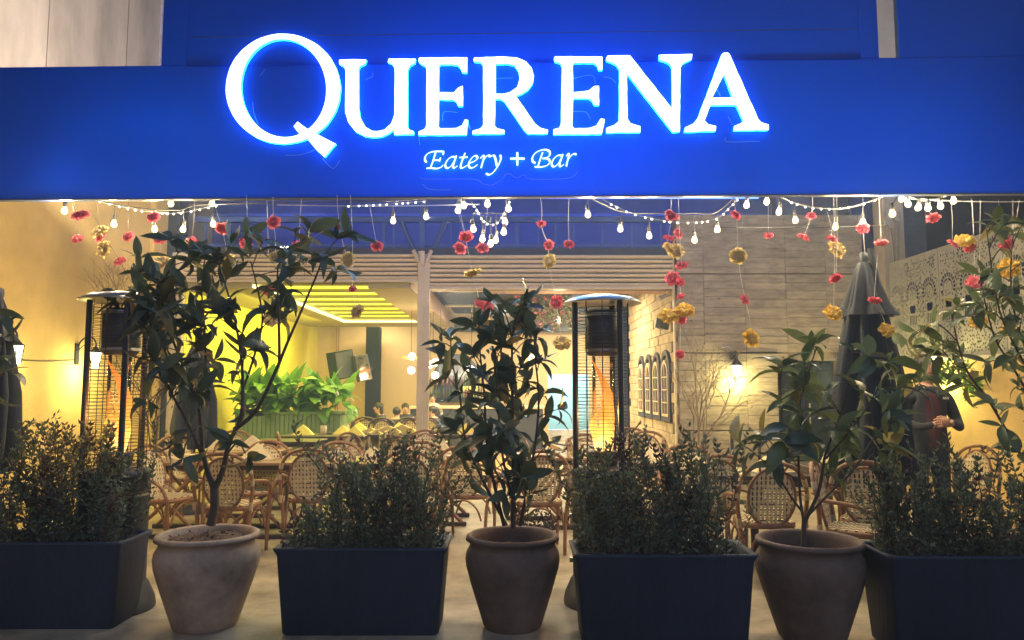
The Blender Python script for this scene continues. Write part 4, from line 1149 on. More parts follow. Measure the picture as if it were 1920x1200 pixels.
# ================================================================== WALL LANTERNS
def lantern_left(u, v, X, label):
    """wrought iron arm with a scroll and a tapered glazed lantern; (u, v) is the wall plate"""
    p = onX(u, v, X); t = thing('wall_lantern', label, 'lantern', p, group='scrolled wall lanterns on the left wall')
    MB().bbox((0, -.045, -.13), (.02, .045, .13), .012).build('wall_plate', M['black'], t)
    MB().tube(smooth_path([(.01, 0, -.02), (.03, 0, .12), (.10, 0, .20), (.19, 0, .20), (.235, 0, .13), (.235, 0, .09)], 5), .009, 6).build('arm', M['black'], t)
    MB().tube(smooth_path([(.03, 0, .05), (.08, 0, .10), (.13, 0, .10), (.14, 0, .06), (.11, 0, .05), (.105, 0, .075)], 5), .006, 5).build('scroll', M['black'], t)
    c = Vector((.235, 0, 0))
    MB().lathe([(.01, .1), (.02, .085), (.05, .05), (.08, .03), (.083, .02)], c, 6, smooth=False).build('lantern_roof', M['black'], t)
    MB().lathe([(.070, .02), (.045, -.17)], c, 6, smooth=False).build('lantern_glass', M['lantern'], t)
    mb = MB()
    for k in range(6):
        a = 2 * pi * k / 6; mb.tube([c + Vector((.073 * cos(a), .073 * sin(a), .02)), c + Vector((.047 * cos(a), .047 * sin(a), -.175))], .005, 4)
    for r_, z in ((.066, -.04), (.058, -.11), (.05, -.172)): mb.tube([c + Vector((r_ * cos(2 * pi * k / 6), r_ * sin(2 * pi * k / 6), z)) for k in range(6)], .004, 4, closed=True)
    mb.build('lantern_bars', M['black'], t)
    lamp('lantern_light', 'POINT', c + Vector((.0, 0, -.22)), 15, (1, .85, .30), t, .06)
lantern_left(143, 664, XL, 'scrolled black lantern on the yellow wall beside the left heater')
lantern_left(-12, 652, XL, 'scrolled black lantern at the left edge behind the leaves')
def lantern_cage(p, ang, label, e=30):
    t = thing('wall_lantern', label, 'lantern', p, rz=ang)
    MB().bbox((-.06, -.02, .14), (.06, 0, .26), .008).build('wall_plate', M['black'], t)
    MB().tube(smooth_path([(0, -.01, .2), (0, -.08, .26), (0, -.14, .23), (0, -.14, .15)], 5), .012, 6).build('arm', M['black'], t)
    c = Vector((0, -.14, 0))
    MB().lathe([(.02, .15), (.035, .12), (.055, .10), (.085, .06), (.088, .05)], c, 12).build('hood', M['black'], t)
    MB().lathe([(.066, .05), (.068, 0), (.055, -.09), (.02, -.12), (.001, -.125)], c, 12, caps=False).build('lantern_glass', M['lantern'], t)
    mb = MB()
    for k in range(6):
        a = 2 * pi * k / 6; mb.tube([c + Vector((q * cos(a), q * sin(a), z)) for q, z in ((.074, .05), (.076, 0), (.062, -.09), (.03, -.135))], .004, 4)
    for r_, z in ((.076, .0), (.066, -.075), (.03, -.137)): mb.tube([c + Vector((r_ * cos(2 * pi * k / 12), r_ * sin(2 * pi * k / 12), z)) for k in range(12)], .004, 4, closed=True)
    mb.build('cage', M['black'], t)
    lamp('lantern_light', 'POINT', c + Vector((0, -.05, -.19)), e, (1, .85, .30), t, .06)
lantern_cage(P(1376, 692, FA - .02), 0, 'caged black lantern on the concrete wall right of the shutters', 15)
lantern_cage(P(1577, 694, FA - .02), 0, 'caged lantern on the concrete wall half hidden by the tall potted tree', 10)
lantern_cage(onX(1776, 676, XR - .0), radians(-90), 'caged lantern on the right wall above the standing man', 20)
t = thing('cable_cover', 'short pale metal bracket over the concrete wall lantern', 'bracket', P(1363, 650, FA - .03)); MB().bbox((-.09, -.02, -.012), (.09, 0, .012), .004).build('plate', M['steel'], t)
t = thing('wall_trunking', 'thin dark conduit running right from the concrete wall lantern', 'conduit', P(1388, 661, FA - .03)); MB().tube([(0, 0, 0), (.55, 0, .002)], .012, 5).build('pipe', M['black'], t)

# ================================================================== PATIO HEATERS
def heater(loc, label, rz=0):
    t = thing('patio_heater', label, 'patio heater', loc, rz)
    MB().lathe([(.285, 0), (.29, .02), (.28, .07), (.235, .17), (.225, .18)], n=32).build('base', M['heater_body'], t)
    b = MB().lathe([(.222, .18), (.222, .895), (.228, .90), (.228, .925), (.21, .935), (.12, .94)], n=32).build('body', M['heater_body'], t)
    MB().lathe([(.226, .76), (.226, .775)], n=32).build('seam_band', M['steel'], b)
    mb = MB()
    for z in (.80, .825, .85):
        for a0 in (-1.9,): mb.tube([(.225 * cos(a0 + .045 * k), .225 * sin(a0 + .045 * k), z) for k in range(9)], .004, 4)
    mb.build('vent_slot', M['black'], b)
    mb = MB()
    for z in (.56, .60):
        for k in range(4): mb.sphere((.2225 * cos(-1.75 + .06 * k), .2225 * sin(-1.75 + .06 * k), z), .006, 6, 4)
    mb.build('rivets', M['steel'], b)
    for z in (.6, .3): MB().obox((-.232, -.02, z), .03, .035, .03).build('hinge', M['steel'], b)
    for a in (radians(-167), radians(-60), radians(62)):
        MB().tube([(.205 * cos(a), .205 * sin(a), .92), (.205 * cos(a), .205 * sin(a), 2.10)], .021, 8).build('post', M['heater_body'], t)
    mb = MB()
    for k in range(46):
        z = .955 + k * .0245
        mb.tube([(.19 * cos(2 * pi * j / 20), .19 * sin(2 * pi * j / 20), z) for j in range(20)], .0021, 3, closed=True)
    for j in range(10):
        a = 2 * pi * j / 10 + .2; mb.tube([(.192 * cos(a), .192 * sin(a), .94), (.192 * cos(a), .192 * sin(a), 2.10)], .0028, 4)
    mb.build('wire_guard', M['black'], t)
    MB().lathe([(.085, .94), (.10, .955), (.11, 1.02), (.115, 1.03), (.115, 1.045), (.06, 1.05)], n=20).build('burner', M['heater_body'], t)
    MB().lathe([(.075, 1.05), (.075, 1.76)], n=20, caps=False).build('glass_tube', M['glass'], t)
    MB().lathe([(.10, 1.72), (.125, 1.75), (.125, 2.02), (.10, 2.04)], n=24).build('emitter', M['heater_body'], t)
    mb = MB()
    for z in (1.745, 2.0): mb.lathe([(.128, z), (.130, z + .012), (.128, z + .024)], n=24, caps=False)
    mb.build('emitter_rim', M['steel'], t)
    MB().lathe([(.02, 2.16), (.12, 2.155), (.22, 2.135), (.275, 2.105), (.28, 2.095), (.272, 2.092), (.20, 2.115), (.03, 2.12)], n=40).build('reflector', M['steel'], t)
    # flame: twisting tongues
    r = random.Random(int(loc[0] * 10)); 
    specs = [(.060, .0, .0, .66, .11), (.042, -.034, .012, .30, -.06), (.038, .036, -.01, .40, .07), (.045, .0, -.03, .28, .02)]
    fl = None
    for (R0, dx, dy, Hh, sw) in specs:
        rings = []
        for i in range(22):
            q_ = i / 21; rad = R0 * (sin(pi * min(1, q_ * .9 + .12)) ** .7) * (1 - q_) ** .45 + .0008
            cx = dx + sw * sin(q_ * 4.2 + dx * 20) * q_ * .9; cy = dy + .02 * sin(q_ * 5)
            rings.append([(cx + rad * (1 + .22 * sin(k * 1.7 + q_ * 9 + dx * 50)) * cos(2 * pi * k / 12), cy + rad * (1 + .2 * cos(k * 2.3 + q_ * 7)) * sin(2 * pi * k / 12), Hh * q_) for k in range(12)])
        f = MB().loft(rings, 0, False, True).build('flame', M['flame'], t, loc=(0, 0, 1.05))
    lamp('flame_light', 'POINT', (0, -.02, 1.30), 14, (1, .45, .12), t, .06)
    return t
heater((atZ(1128, 1000, 0).x * 0 + (1128 - 960) / F * 5.4, 5.35, 0), 'glass tube patio heater with tall flame between the middle and right planters')
heater(((226 - 960) / F * 5.2, 5.2, 0), 'glass tube patio heater with low flame behind the left planter', .1)

# ================================================================== POTS, PLANTERS
def pot(cx, cy, s, label, hh=.56, soil=.50, m='terra'):
    t = thing('clay_pot', label, 'plant pot', (cx, cy, 0))
    pr = [(.185, 0), (.20, .015), (.235, .12), (.285, .27), (.318, .38), (.325, .43), (.318, .475), (.30, .505), (.292, .52), (.30, .545), (.315, .558), (.322, .552), (.318, .575), (.300, .585), (.283, .575), (.275, .54), (.268, .46)]
    k = hh / .585
    MB().lathe([(r * s, z * k) for r, z in pr], n=48, caps=False).build('pot_body', M[m], t)
    mb = MB(); n = 26; r0 = .272 * s; rr = random.Random(int(cx * 100)); rings = [[(0.001 * cos(2 * pi * j / n), .001 * sin(2 * pi * j / n), soil + .03) for j in range(n)]]
    for i in range(1, 8): rings.append([(r0 * i / 7 * cos(2 * pi * j / n), r0 * i / 7 * sin(2 * pi * j / n), soil * k + rr.uniform(-.012, .02) + .02 * (1 - i / 7)) for j in range(n)])
    mb.loft(rings[::-1], 0, False, True)
    for i in range(110):
        a = rr.uniform(0, 6.28); q_ = rr.uniform(0, .9) * r0; scatter_leaf(mb, (q_ * cos(a), q_ * sin(a), soil * k + .02), .03, rr)
    mb.build('soil', M['soil'], t)
    return t
POT1 = ((392 - 960) / F * 4.78, 4.87); POT2 = ((961 - 960) / F * 4.8, 4.85); POT3 = ((1514 - 960) / F * 4.56, 4.64)
pot(*POT1, .99, 'wide tan clay pot with soil showing, holding the tall left tree', .575, .535, 'terra_tan')
pot(*POT2, .92, 'narrower clay pot holding the bushy middle tree', .57, .48)
pot(*POT3, .98, 'clay pot with low soil holding the thin right tree', .585, .44)

def planter(x0, x1, yf, dep, hh, label, taper=.055):
    t = thing('planter_box', label, 'planter', ((x0 + x1) / 2, yf + dep / 2, 0))
    w = (x1 - x0) / 2; d = dep / 2
    def ring(q, z, r=.03):
        a, b = w - q, d - q; l = []
        for (sx, sy, a0) in ((1, -1, -pi / 2), (1, 1, 0), (-1, 1, pi / 2), (-1, -1, pi)):
            for k in range(4):
                an = a0 + pi / 2 * k / 3; l.append((sx * (a - r) + r * cos(an), sy * (b - r) + r * sin(an), z))
        return l
    q0 = taper
    MB().loft([ring(q0 + .015, 0), ring(q0, .015), ring(.02, hh - .05), ring(.004, hh - .02), ring(0, hh - .006), ring(.012, hh), ring(.03, hh - .002), ring(.042, hh - .012), ring(.05, hh - .12)], 0, False, True).build('box', M['planter'], t)
    mb = MB(); z = hh - .10; nx, ny = 24, 8; rr = random.Random(int(x0 * 77)); a, b = w - .045, d - .045
    vs = [(-a + 2 * a * i / nx, -b + 2 * b * j / ny, z + rr.uniform(-.01, .02)) for j in range(ny + 1) for i in range(nx + 1)]
    mb.add(vs, [(j * (nx + 1) + i, j * (nx + 1) + i + 1, (j + 1) * (nx + 1) + i + 1, (j + 1) * (nx + 1) + i) for j in range(ny) for i in range(nx)], 0, True)
    mb.build('soil', M['soil'], t)
    return t
PL = [(-3.54, -2.42, 4.72, .45, .54, 'dark planter box at the left edge before the left heater'),
      (-1.45, -.39, 4.60, .45, .53, 'dark planter box between the left and middle clay pots'),
      (.355, 1.42, 4.38, .45, .54, 'dark planter box between the middle and right clay pots'),
      (2.10, 3.25, 4.25, .45, .56, 'dark planter box at the right edge before the standing man')]
for p in PL: planter(*p)

def shrub(x0, x1, y0, y1, z0, topf, n, seed, label, lean=.36, lowdens=1.0, purple=.08):
    """upright stems carrying small paired leaves; topf(x) is the height of the tips"""
    r = random.Random(seed); cx, cy = (x0 + x1) / 2, (y0 + y1) / 2
    t = thing('leafy_shrub', label, 'shrub', (cx, cy, z0))
    st = MB((cx, cy, z0)); lf = MB((cx, cy, z0))
    def lvs(p, dirn, s, mi):
        a = Vector(dirn).normalized(); b = a.cross(Vector((r.gauss(0, 1), r.gauss(0, 1), r.gauss(0, 1)))).normalized(); w = s * .19
        nrm = a.cross(b)
        lf.add([p, p + a * s * .45 + b * w + nrm * s * .05, p + a * s, p + a * s * .45 - b * w + nrm * s * .05, p + a * s * .5], [(0, 4, 1), (1, 4, 2), (0, 3, 4), (3, 2, 4)], mi)
    for i in range(n):
        x = r.uniform(x0, x1); y = r.uniform(y0, y1)
        top = topf(x) * r.choice((r.uniform(.3, .7), r.uniform(.5, .85), r.uniform(.8, 1.1))); p = Vector((x, y, z0)); d = Vector((r.uniform(-lean, lean), r.uniform(-lean, lean), 1)).normalized()
        mi = 1 if r.random() < purple else 0
        pts = [p.copy()]; step = .034; k = 0; ph = r.uniform(0, 6)
        while p.z - z0 < top:
            p = p + d * step; d = (d + Vector((r.gauss(0, .10), r.gauss(0, .10), .05))).normalized(); pts.append(p.copy())
            k += 1; q_ = (p.z - z0) / max(top, .01)
            if q_ < .12 and r.random() > lowdens: continue
            m_ = 2 if q_ < .8 else 4
            for j in range(m_ + (r.random() < .5)):
                a = ph + k * 1.57 + j * 2 * pi / m_ + r.uniform(-.4, .4)
                lvs(p.copy(), (cos(a), sin(a), r.uniform(.2, .9) if q_ < .85 else r.uniform(.7, 1.8)), r.uniform(.034, .054), mi)
            if r.random() < .24 and q_ > .08:   # short side shoot
                dd = Vector((r.uniform(-1, 1), r.uniform(-1, 1), .9)).normalized(); pp = p.copy()
                for s_ in range(4):
                    pp = pp + dd * .024
                    for j in range(2): lvs(pp.copy(), dd + Vector((r.uniform(-1, 1), r.uniform(-1, 1), r.uniform(-.3, .6))), r.uniform(.028, .046), mi)
        st.tube(pts, [.0028] * (len(pts) - 1) + [.0012], 3, 0, False)
    st.build('stems', M['bark'], t, kind='stuff')
    lf.build('foliage', [M['small_leaf'], M['small_leaf2']], t, kind='stuff')
def tf(*kn):
    """height profile from (px, py-of-tip) knots at distance Y"""
    def f(x, Y=4.75):
        u = 960 + x * F / Y
        ks = kn
        if u <= ks[0][0]: v = ks[0][1]
        elif u >= ks[-1][0]: v = ks[-1][1]
        else:
            for (a, b) in zip(ks[:-1], ks[1:]):
                if a[0] <= u <= b[0]: v = a[1] + (b[1] - a[1]) * (u - a[0]) / (b[0] - a[0]); break
        return max(.06, P(u, v, Y).z - .44)
    return f
shrub(-3.47, -2.50, 4.78, 5.10, .44, tf((0, 930), (20, 850), (60, 820), (200, 812), (240, 850), (280, 905)), 120, 1, 'dense small-leaved shrubs in the left edge planter')
shrub(-1.39, -.45, 4.66, 4.98, .44, tf((540, 1000), (590, 960), (625, 900), (655, 840), (690, 825), (760, 835), (840, 850)), 110, 2, 'dense small-leaved shrubs in the planter left of the middle pot')
shrub(.42, 1.36, 4.44, 4.76, .44, tf((1110, 860), (1170, 835), (1260, 830), (1340, 870), (1375, 870), (1410, 960)), 120, 3, 'dense small-leaved shrubs in the planter right of the middle pot')
shrub(2.17, 3.18, 4.31, 4.63, .44, tf((1640, 880), (1700, 870), (1780, 850), (1830, 860), (1880, 850), (1910, 900)), 130, 4, 'dense small-leaved shrubs in the right edge planter')
# small ground plants
shrub(.05, .30, 5.6, 5.75, .30, lambda x: .28, 16, 6, 'small purple-leaved plant behind the middle clay pot', purple=.95)
t = thing('nursery_pot', 'small black plastic pot under the purple-leaved plant', 'plant pot', (.17, 5.68, 0))
MB().lathe([(.10, 0), (.13, .28), (.14, .30), (.12, .30), (.11, .26)], n=20).build('pot_body', M['black'], t)

# ================================================================== POTTED TREES
LEAF = [leaf_mesh('leaf', M['leaf'], 1, .42, .7, .35), leaf_mesh('leaf', M['leaf'], 1, .46, .25, .25), leaf_mesh('leaf', M['leaf'], 1, .30, 1.3, .45), leaf_mesh('leaf', M['leaf'], 1, .38, -.35, .3), leaf_mesh('leaf', M['leaf'], 1, .30, 2.1, .6), leaf_mesh('leaf', M['leaf'], 1, .34, -.9, .5), leaf_mesh('leaf', M['leaf'], 1, .26, .5, .7)]
LEAFR = [leaf_mesh('leaf', M['leaf_r'], 1, .40, .7, .35), leaf_mesh('leaf', M['leaf_r'], 1, .34, .2, .3), leaf_mesh('leaf', M['leaf_r'], 1, .30, 1.2, .4)]
def tree(name, label, base, stems, nshoot, size, seed, leafset=LEAF, trunkr=.03, shoot=(.06, .2), per=(3, 6), tmin=.35, maxleaf=290, depthj=.28, cat='potted tree', dy=0.0):
    """stems: polylines of (px, py, distance); leaves grow in rosettes on short shoots"""
    r = random.Random(seed); t = thing(name, label, cat, base)
    br = MB(base); extra = MB(base); cnt = 0; shoots = []
    for st in stems:
        pts = [P(u, v, Y + dy) for u, v, Y in st[0]]; rad = st[1]; dens = st[2]
        sp = smooth_path(pts, 6)
        br.tube(sp, [rad[0] + (rad[1] - rad[0]) * (i / (len(sp) - 1)) ** .7 for i in range(len(sp))], 7)
        cum = [0]
        for a, b in zip(sp[:-1], sp[1:]): cum.append(cum[-1] + (b - a).length)
        shoots.append((sp, cum, dens))
    tot = sum(s[1][-1] * s[2] for s in shoots)
    for sp, cum, dens in shoots:
        ns = max(1, round(nshoot * cum[-1] * dens / tot)) if dens > 0 else 0
        for j in range(ns + (1 if dens > 0 else 0)):
            q_ = 1.0 if j == ns else tmin + (1 - tmin) * (j + r.random()) / ns
            L_ = q_ * cum[-1]
            i = max(k for k in range(len(cum)) if cum[k] <= L_ + 1e-6); i = min(i, len(sp) - 2)
            f_ = (L_ - cum[i]) / max(1e-6, cum[i + 1] - cum[i]); p = sp[i].lerp(sp[i + 1], min(1, f_)); tg_ = (sp[i + 1] - sp[i]).normalized()
            if j == ns: d = tg_; ln = .03
            else:
                d = (Vector((r.gauss(0, 1), r.gauss(0, .8), r.gauss(.35, .5))).normalized() + tg_ * .5).normalized(); ln = r.uniform(*shoot)
            e = p + d * ln
            if j != ns: br.tube([p, p + d * ln * .5 + Vector((0, 0, .008)), e], [.0045, .0025], 5)
            m_ = r.randint(*per)
            for k in range(m_):
                a = 2 * pi * k / m_ + r.uniform(-.5, .5)
                u_ = d.orthogonal().normalized(); u_ = Quaternion(d, a) @ u_
                ld = (u_ * r.uniform(.6, 1.1) + d * r.uniform(.1, 1.0) + Vector((0, 0, r.uniform(-.35, .35)))).normalized()
                X = ld; Z = (d * .7 + Vector((r.gauss(0, .35), r.gauss(0, .35), .5))).normalized(); Yv = Z.cross(X)
                if Yv.length < .1: Yv = X.orthogonal()
                Yv.normalize(); Z = X.cross(Yv)
                R = Matrix((X, Yv, Z)).transposed()
                sc_ = size * r.choice((r.uniform(.5, .8), r.uniform(.8, 1.3), r.uniform(.85, 1.15)))
                if cnt >= maxleaf:      # past the limit the leaves are joined into one part
                    src = r.choice(leafset); vv = [R @ (Vector(v.co) * sc_) + e for v in src.vertices]
                    extra.add(vv, [tuple(p.vertices) for p in src.polygons], 0, True); continue
                o = obj('leaf', r.choice(leafset), t, loc=e - Vector(base) - d * r.uniform(0, .04), scale=sc_)
                o.rotation_euler = R.to_euler(); cnt += 1
    br.build('trunk', M['bark'], t)
    if extra.v: extra.build('foliage', leafset[0].materials[0], t, kind='stuff')
    print(label[:30], 'leaves', cnt)
    return t
b1 = (POT1[0], POT1[1], .53)
tree('potted_tree', 'tall dark broad-leaved tree in the left clay pot', b1, [
    (((395, 985, 4.72), (402, 950, 4.72), (402, 915, 4.72)), (.030, .027), 0),
    (((402, 918, 4.72), (388, 880, 4.7), (378, 830, 4.72), (372, 760, 4.75), (345, 690, 4.8), (318, 620, 4.85), (300, 540, 4.9)), (.022, .005), 1.6),
    (((378, 850, 4.72), (350, 790, 4.6), (318, 730, 4.5), (290, 660, 4.45), (280, 590, 4.4)), (.012, .004), 1.5),
    (((374, 790, 4.74), (385, 700, 4.85), (384, 620, 4.95), (378, 540, 5.0), (385, 480, 5.0)), (.012, .004), 1.1),
    (((402, 918, 4.72), (418, 880, 4.72), (430, 830, 4.72), (452, 780, 4.74), (455, 710, 4.75), (448, 640, 4.75), (430, 560, 4.8), (408, 490, 4.85)), (.023, .005), .95),
    (((440, 805, 4.74), (480, 770, 4.65), (515, 700, 4.6), (540, 640, 4.55), (562, 590, 4.5), (592, 520, 4.5), (603, 490, 4.5)), (.016, .005), .12),
    (((524, 680, 4.6), (523, 600, 4.6), (521, 550, 4.6), (521, 505, 4.6), (530, 480, 4.6)), (.011, .004), .35),
    (((452, 740, 4.75), (476, 670, 4.8), (492, 600, 4.85), (480, 530, 4.85), (470, 490, 4.85)), (.010, .004), 1.0),
    (((350, 700, 4.8), (300, 640, 4.9), (272, 580, 4.95), (262, 520, 5.0)), (.009, .004), 1.4),
    (((603, 492, 4.5), (612, 475, 4.5), (625, 455, 4.5)), (.006, .003), .6),
    (((300, 545, 4.9), (330, 480, 4.9), (345, 470, 4.9)), (.006, .003), .9),
    (((521, 498, 4.6), (550, 470, 4.9), (575, 440, 5.0)), (.006, .003), .7),
    (((408, 492, 4.85), (430, 470, 5.0), (455, 445, 5.1)), (.006, .003), .5),
    (((420, 860, 4.72), (445, 830, 4.6), (460, 850, 4.55)), (.008, .004), .4),
    (((380, 840, 4.72), (375, 800, 4.6), (350, 830, 4.5), (345, 850, 4.5)), (.008, .004), .4),
    ], 84, .19, 5, per=(4, 6), tmin=.34, maxleaf=296, dy=.15)
b2 = (POT2[0], POT2[1], .47)
tree('potted_tree', 'bushy dark broad-leaved tree in the middle clay pot', b2, [
    (((962, 990, 4.72), (962, 940, 4.7), (963, 880, 4.7), (962, 800, 4.7), (960, 700, 4.7), (962, 620, 4.72), (975, 575, 4.75)), (.018, .005), 1.5),
    (((945, 985, 4.7), (925, 900, 4.6), (912, 820, 4.5), (908, 740, 4.5), (900, 660, 4.5), (898, 610, 4.5)), (.013, .004), 1.1),
    (((950, 985, 4.75), (905, 900, 4.8), (872, 820, 4.85), (862, 740, 4.85), (850, 690, 4.85), (845, 640, 4.85)), (.012, .004), .8),
    (((975, 985, 4.7), (992, 900, 4.6), (1005, 820, 4.6), (1010, 740, 4.6), (1003, 670, 4.6), (1002, 630, 4.6)), (.012, .004), 1.0),
    (((968, 960, 4.7), (945, 870, 4.45), (935, 780, 4.4), (930, 700, 4.4), (922, 650, 4.4)), (.010, .004), .9),
    (((962, 640, 4.7), (948, 590, 4.7), (930, 570, 4.7)), (.006, .003), .7),
    ], 66, .17, 7, per=(4, 6), tmin=.14, maxleaf=280, dy=.13)
b3 = (POT3[0], POT3[1], .42)
tree('potted_tree', 'thin open tree with long leaves in the right clay pot', b3, [
    (((1507, 1030, 4.5), (1507, 1000, 4.5), (1508, 975, 4.5)), (.016, .015), 0),
    (((1507, 978, 4.5), (1500, 930, 4.5), (1497, 850, 4.5), (1500, 760, 4.5), (1515, 700, 4.5), (1532, 650, 4.5)), (.010, .004), 1.0),
    (((1509, 978, 4.5), (1535, 920, 4.45), (1548, 850, 4.4), (1572, 790, 4.4), (1590, 720, 4.4), (1600, 660, 4.4)), (.013, .004), 1.2),
    (((1512, 970, 4.5), (1550, 930, 4.5), (1600, 880, 4.5), (1640, 820, 4.5), (1690, 760, 4.5), (1730, 710, 4.5)), (.009, .003), 1.0),
    (((1504, 960, 4.5), (1470, 910, 4.5), (1455, 860, 4.5), (1465, 780, 4.5), (1462, 700, 4.5)), (.008, .003), .9),
    (((1498, 900, 4.5), (1440, 870, 4.4), (1415, 850, 4.4)), (.006, .003), .6),
    (((1548, 860, 4.4), (1600, 800, 4.3), (1640, 740, 4.3), (1660, 690, 4.3)), (.007, .003), 1.0),
    (((1600, 880, 4.5), (1640, 850, 4.5)), (.005, .003), .4),
    ], 38, .19, 9, dy=.12, leafset=LEAFR + LEAF[:1], per=(3, 5), tmin=.25, maxleaf=170)
# shrub-like tree right behind, against the right wall
b4 = tuple(atZ(1990, 1020, 0)); b4 = (3.75, 5.2, 0)
tree('broadleaf_tree', 'light green tree before the perforated screen at the right edge', (3.6, 5.1, 0.4), [
    (((1960, 930, 5.1), (1900, 830, 5.15), (1850, 745, 5.2), (1815, 700, 5.2), (1795, 640, 5.2), (1785, 590, 5.25)), (.013, .004), 1.0),
    (((1970, 900, 5.1), (1935, 760, 5.1), (1900, 690, 5.1), (1868, 640, 5.1), (1850, 580, 5.1), (1838, 520, 5.1)), (.011, .004), 1.2),
    (((1975, 880, 5.1), (1955, 740, 5.1), (1925, 660, 5.1), (1905, 600, 5.1), (1895, 520, 5.1), (1900, 440, 5.1)), (.011, .004), 1.2),
    (((1930, 700, 5.1), (1880, 600, 5.0), (1862, 520, 5.0), (1855, 470, 5.0), (1850, 430, 5.0)), (.008, .003), 1.0),
    (((1850, 745, 5.2), (1800, 700, 5.4), (1770, 660, 5.5), (1740, 640, 5.6)), (.007, .003), .8),
    (((1795, 640, 5.2), (1760, 610, 5.3), (1720, 620, 5.4)), (.006, .003), .9),
    ], 52, .17, 12, leafset=LEAFR, per=(3, 5), tmin=.15, maxleaf=250, cat='tree')
t = thing('clay_pot', 'red clay pot low behind the right shrubs by the wall', 'plant pot', (3.6, 5.1, 0))
MB().lathe([(.16, 0), (.26, .30), (.28, .42), (.30, .44), (.29, .47), (.26, .47), (.24, .38)], n=28).build('pot_body', M['terra'], t)
tree('broadleaf_tree', 'dark leaves of a tree reaching in from the left edge', (-3.75, 5.1, 0.4), [
    (((-60, 980, 5.0), (-55, 850, 5.0), (-40, 760, 5.0), (-25, 700, 5.0), (-18, 640, 5.0), (-22, 590, 5.0)), (.02, .004), 1.0),
    (((-40, 760, 5.0), (-15, 720, 5.0), (5, 700, 5.0)), (.006, .003), .5),
    (((-25, 690, 5.0), (-5, 650, 5.0), (8, 635, 5.0)), (.006, .003), .5)], 12, .20, 15, per=(3, 5), tmin=.5, maxleaf=60, cat='tree')
t = thing('clay_pot', 'clay pot of the left edge tree behind the left planter', 'plant pot', (-3.75, 5.1, 0))
MB().lathe([(.16, 0), (.26, .30), (.28, .42), (.30, .44), (.26, .47), (.24, .38)], n=28).build('pot_body', M['terra'], t)

# bare twiggy shrubs
def bare(label, base, tops, seed, m='twig', leaves=0):
    r = random.Random(seed); t = thing('bare_shrub', label, 'shrub', base); mb = MB(base)
    b = Vector(base)
    def grow(p, d, ln, rad, dep):
        q_ = p + d * ln * .5 + Vector((r.gauss(0, .02), r.gauss(0, .02), 0)); e = p + d * ln + Vector((r.gauss(0, .03), r.gauss(0, .03), .02))
        mb.tube([p, q_, e], [rad, rad * .55], 5)
        if dep == 0: return
        for k in range(2 + (r.random() < .5)):
            dd = (d + Vector((r.gauss(0, .42), r.gauss(0, .35), r.gauss(.05, .2)))).normalized()
            grow(q_.lerp(e, r.random() if k else 1), dd, ln * r.uniform(.55, .85), rad * .6, dep - 1)
    for (u, v, Y) in tops:
        p = P(u, v, Y); d = (p - b); ln = d.length
        grow(b, d.normalized(), ln * .42, .012, 4)
    mb.build('branches', M[m], t)
    if leaves:
        lm = MB(base)
        for i in range(leaves):
            u, v, Y = r.choice(tops); scatter_leaf(lm, P(u + r.gauss(0, 20), v + abs(r.gauss(0, 45)), Y), .04, r)
        lm.build('foliage', M['small_leaf2'], t, kind='stuff')
bare('bare pale twiggy shrub before the concrete wall', P(1309, 850, 10.2), [(1310, 560, 10.2), (1290, 690, 10.2), (1330, 640, 10.2), (1400, 690, 10.2), (1370, 720, 10.2), (1315, 620, 10.2), (1345, 700, 10.2)], 3, leaves=70)
bare('bare dark twigs standing behind the left heater', P(285, 880, 7.6), [(290, 660, 7.6), (305, 700, 7.6), (270, 640, 7.6)], 8, 'bark', 60)
bare('thin dry twigs standing up behind the left heater top', P(222, 640, 9.2), [(205, 520, 9.2), (222, 505, 9.2), (235, 520, 9.2), (252, 500, 9.2)], 5, 'twig', 14)
t = thing('leafy_vine', 'light green feathery sprigs hanging around the right wall lantern', 'plant', onX(1790, 700, XR - .25))
mb = MB(t.location); rr = random.Random(77)
for i in range(420):
    k = rr.random(); u = 1735 + 110 * k + rr.gauss(0, 6); v = 715 - 70 * k * (1 - k) + rr.gauss(0, 12) + (30 if k > .7 else 0) * rr.random()
    scatter_leaf(mb, P(u, v, 8.6 + rr.uniform(-.1, .1)), .085, rr)
mb.build('foliage', M['lush'], t, kind='stuff')
t2 = MB(t.location)
for k in range(5): t2.tube(smooth_path([P(1735 + 20 * k, 715, 8.6), P(1765 + 15 * k, 690, 8.6), P(1800 + 12 * k, 705 + 8 * k, 8.6)], 4), .004, 4)
t2.build('stems', M['twig'], t)
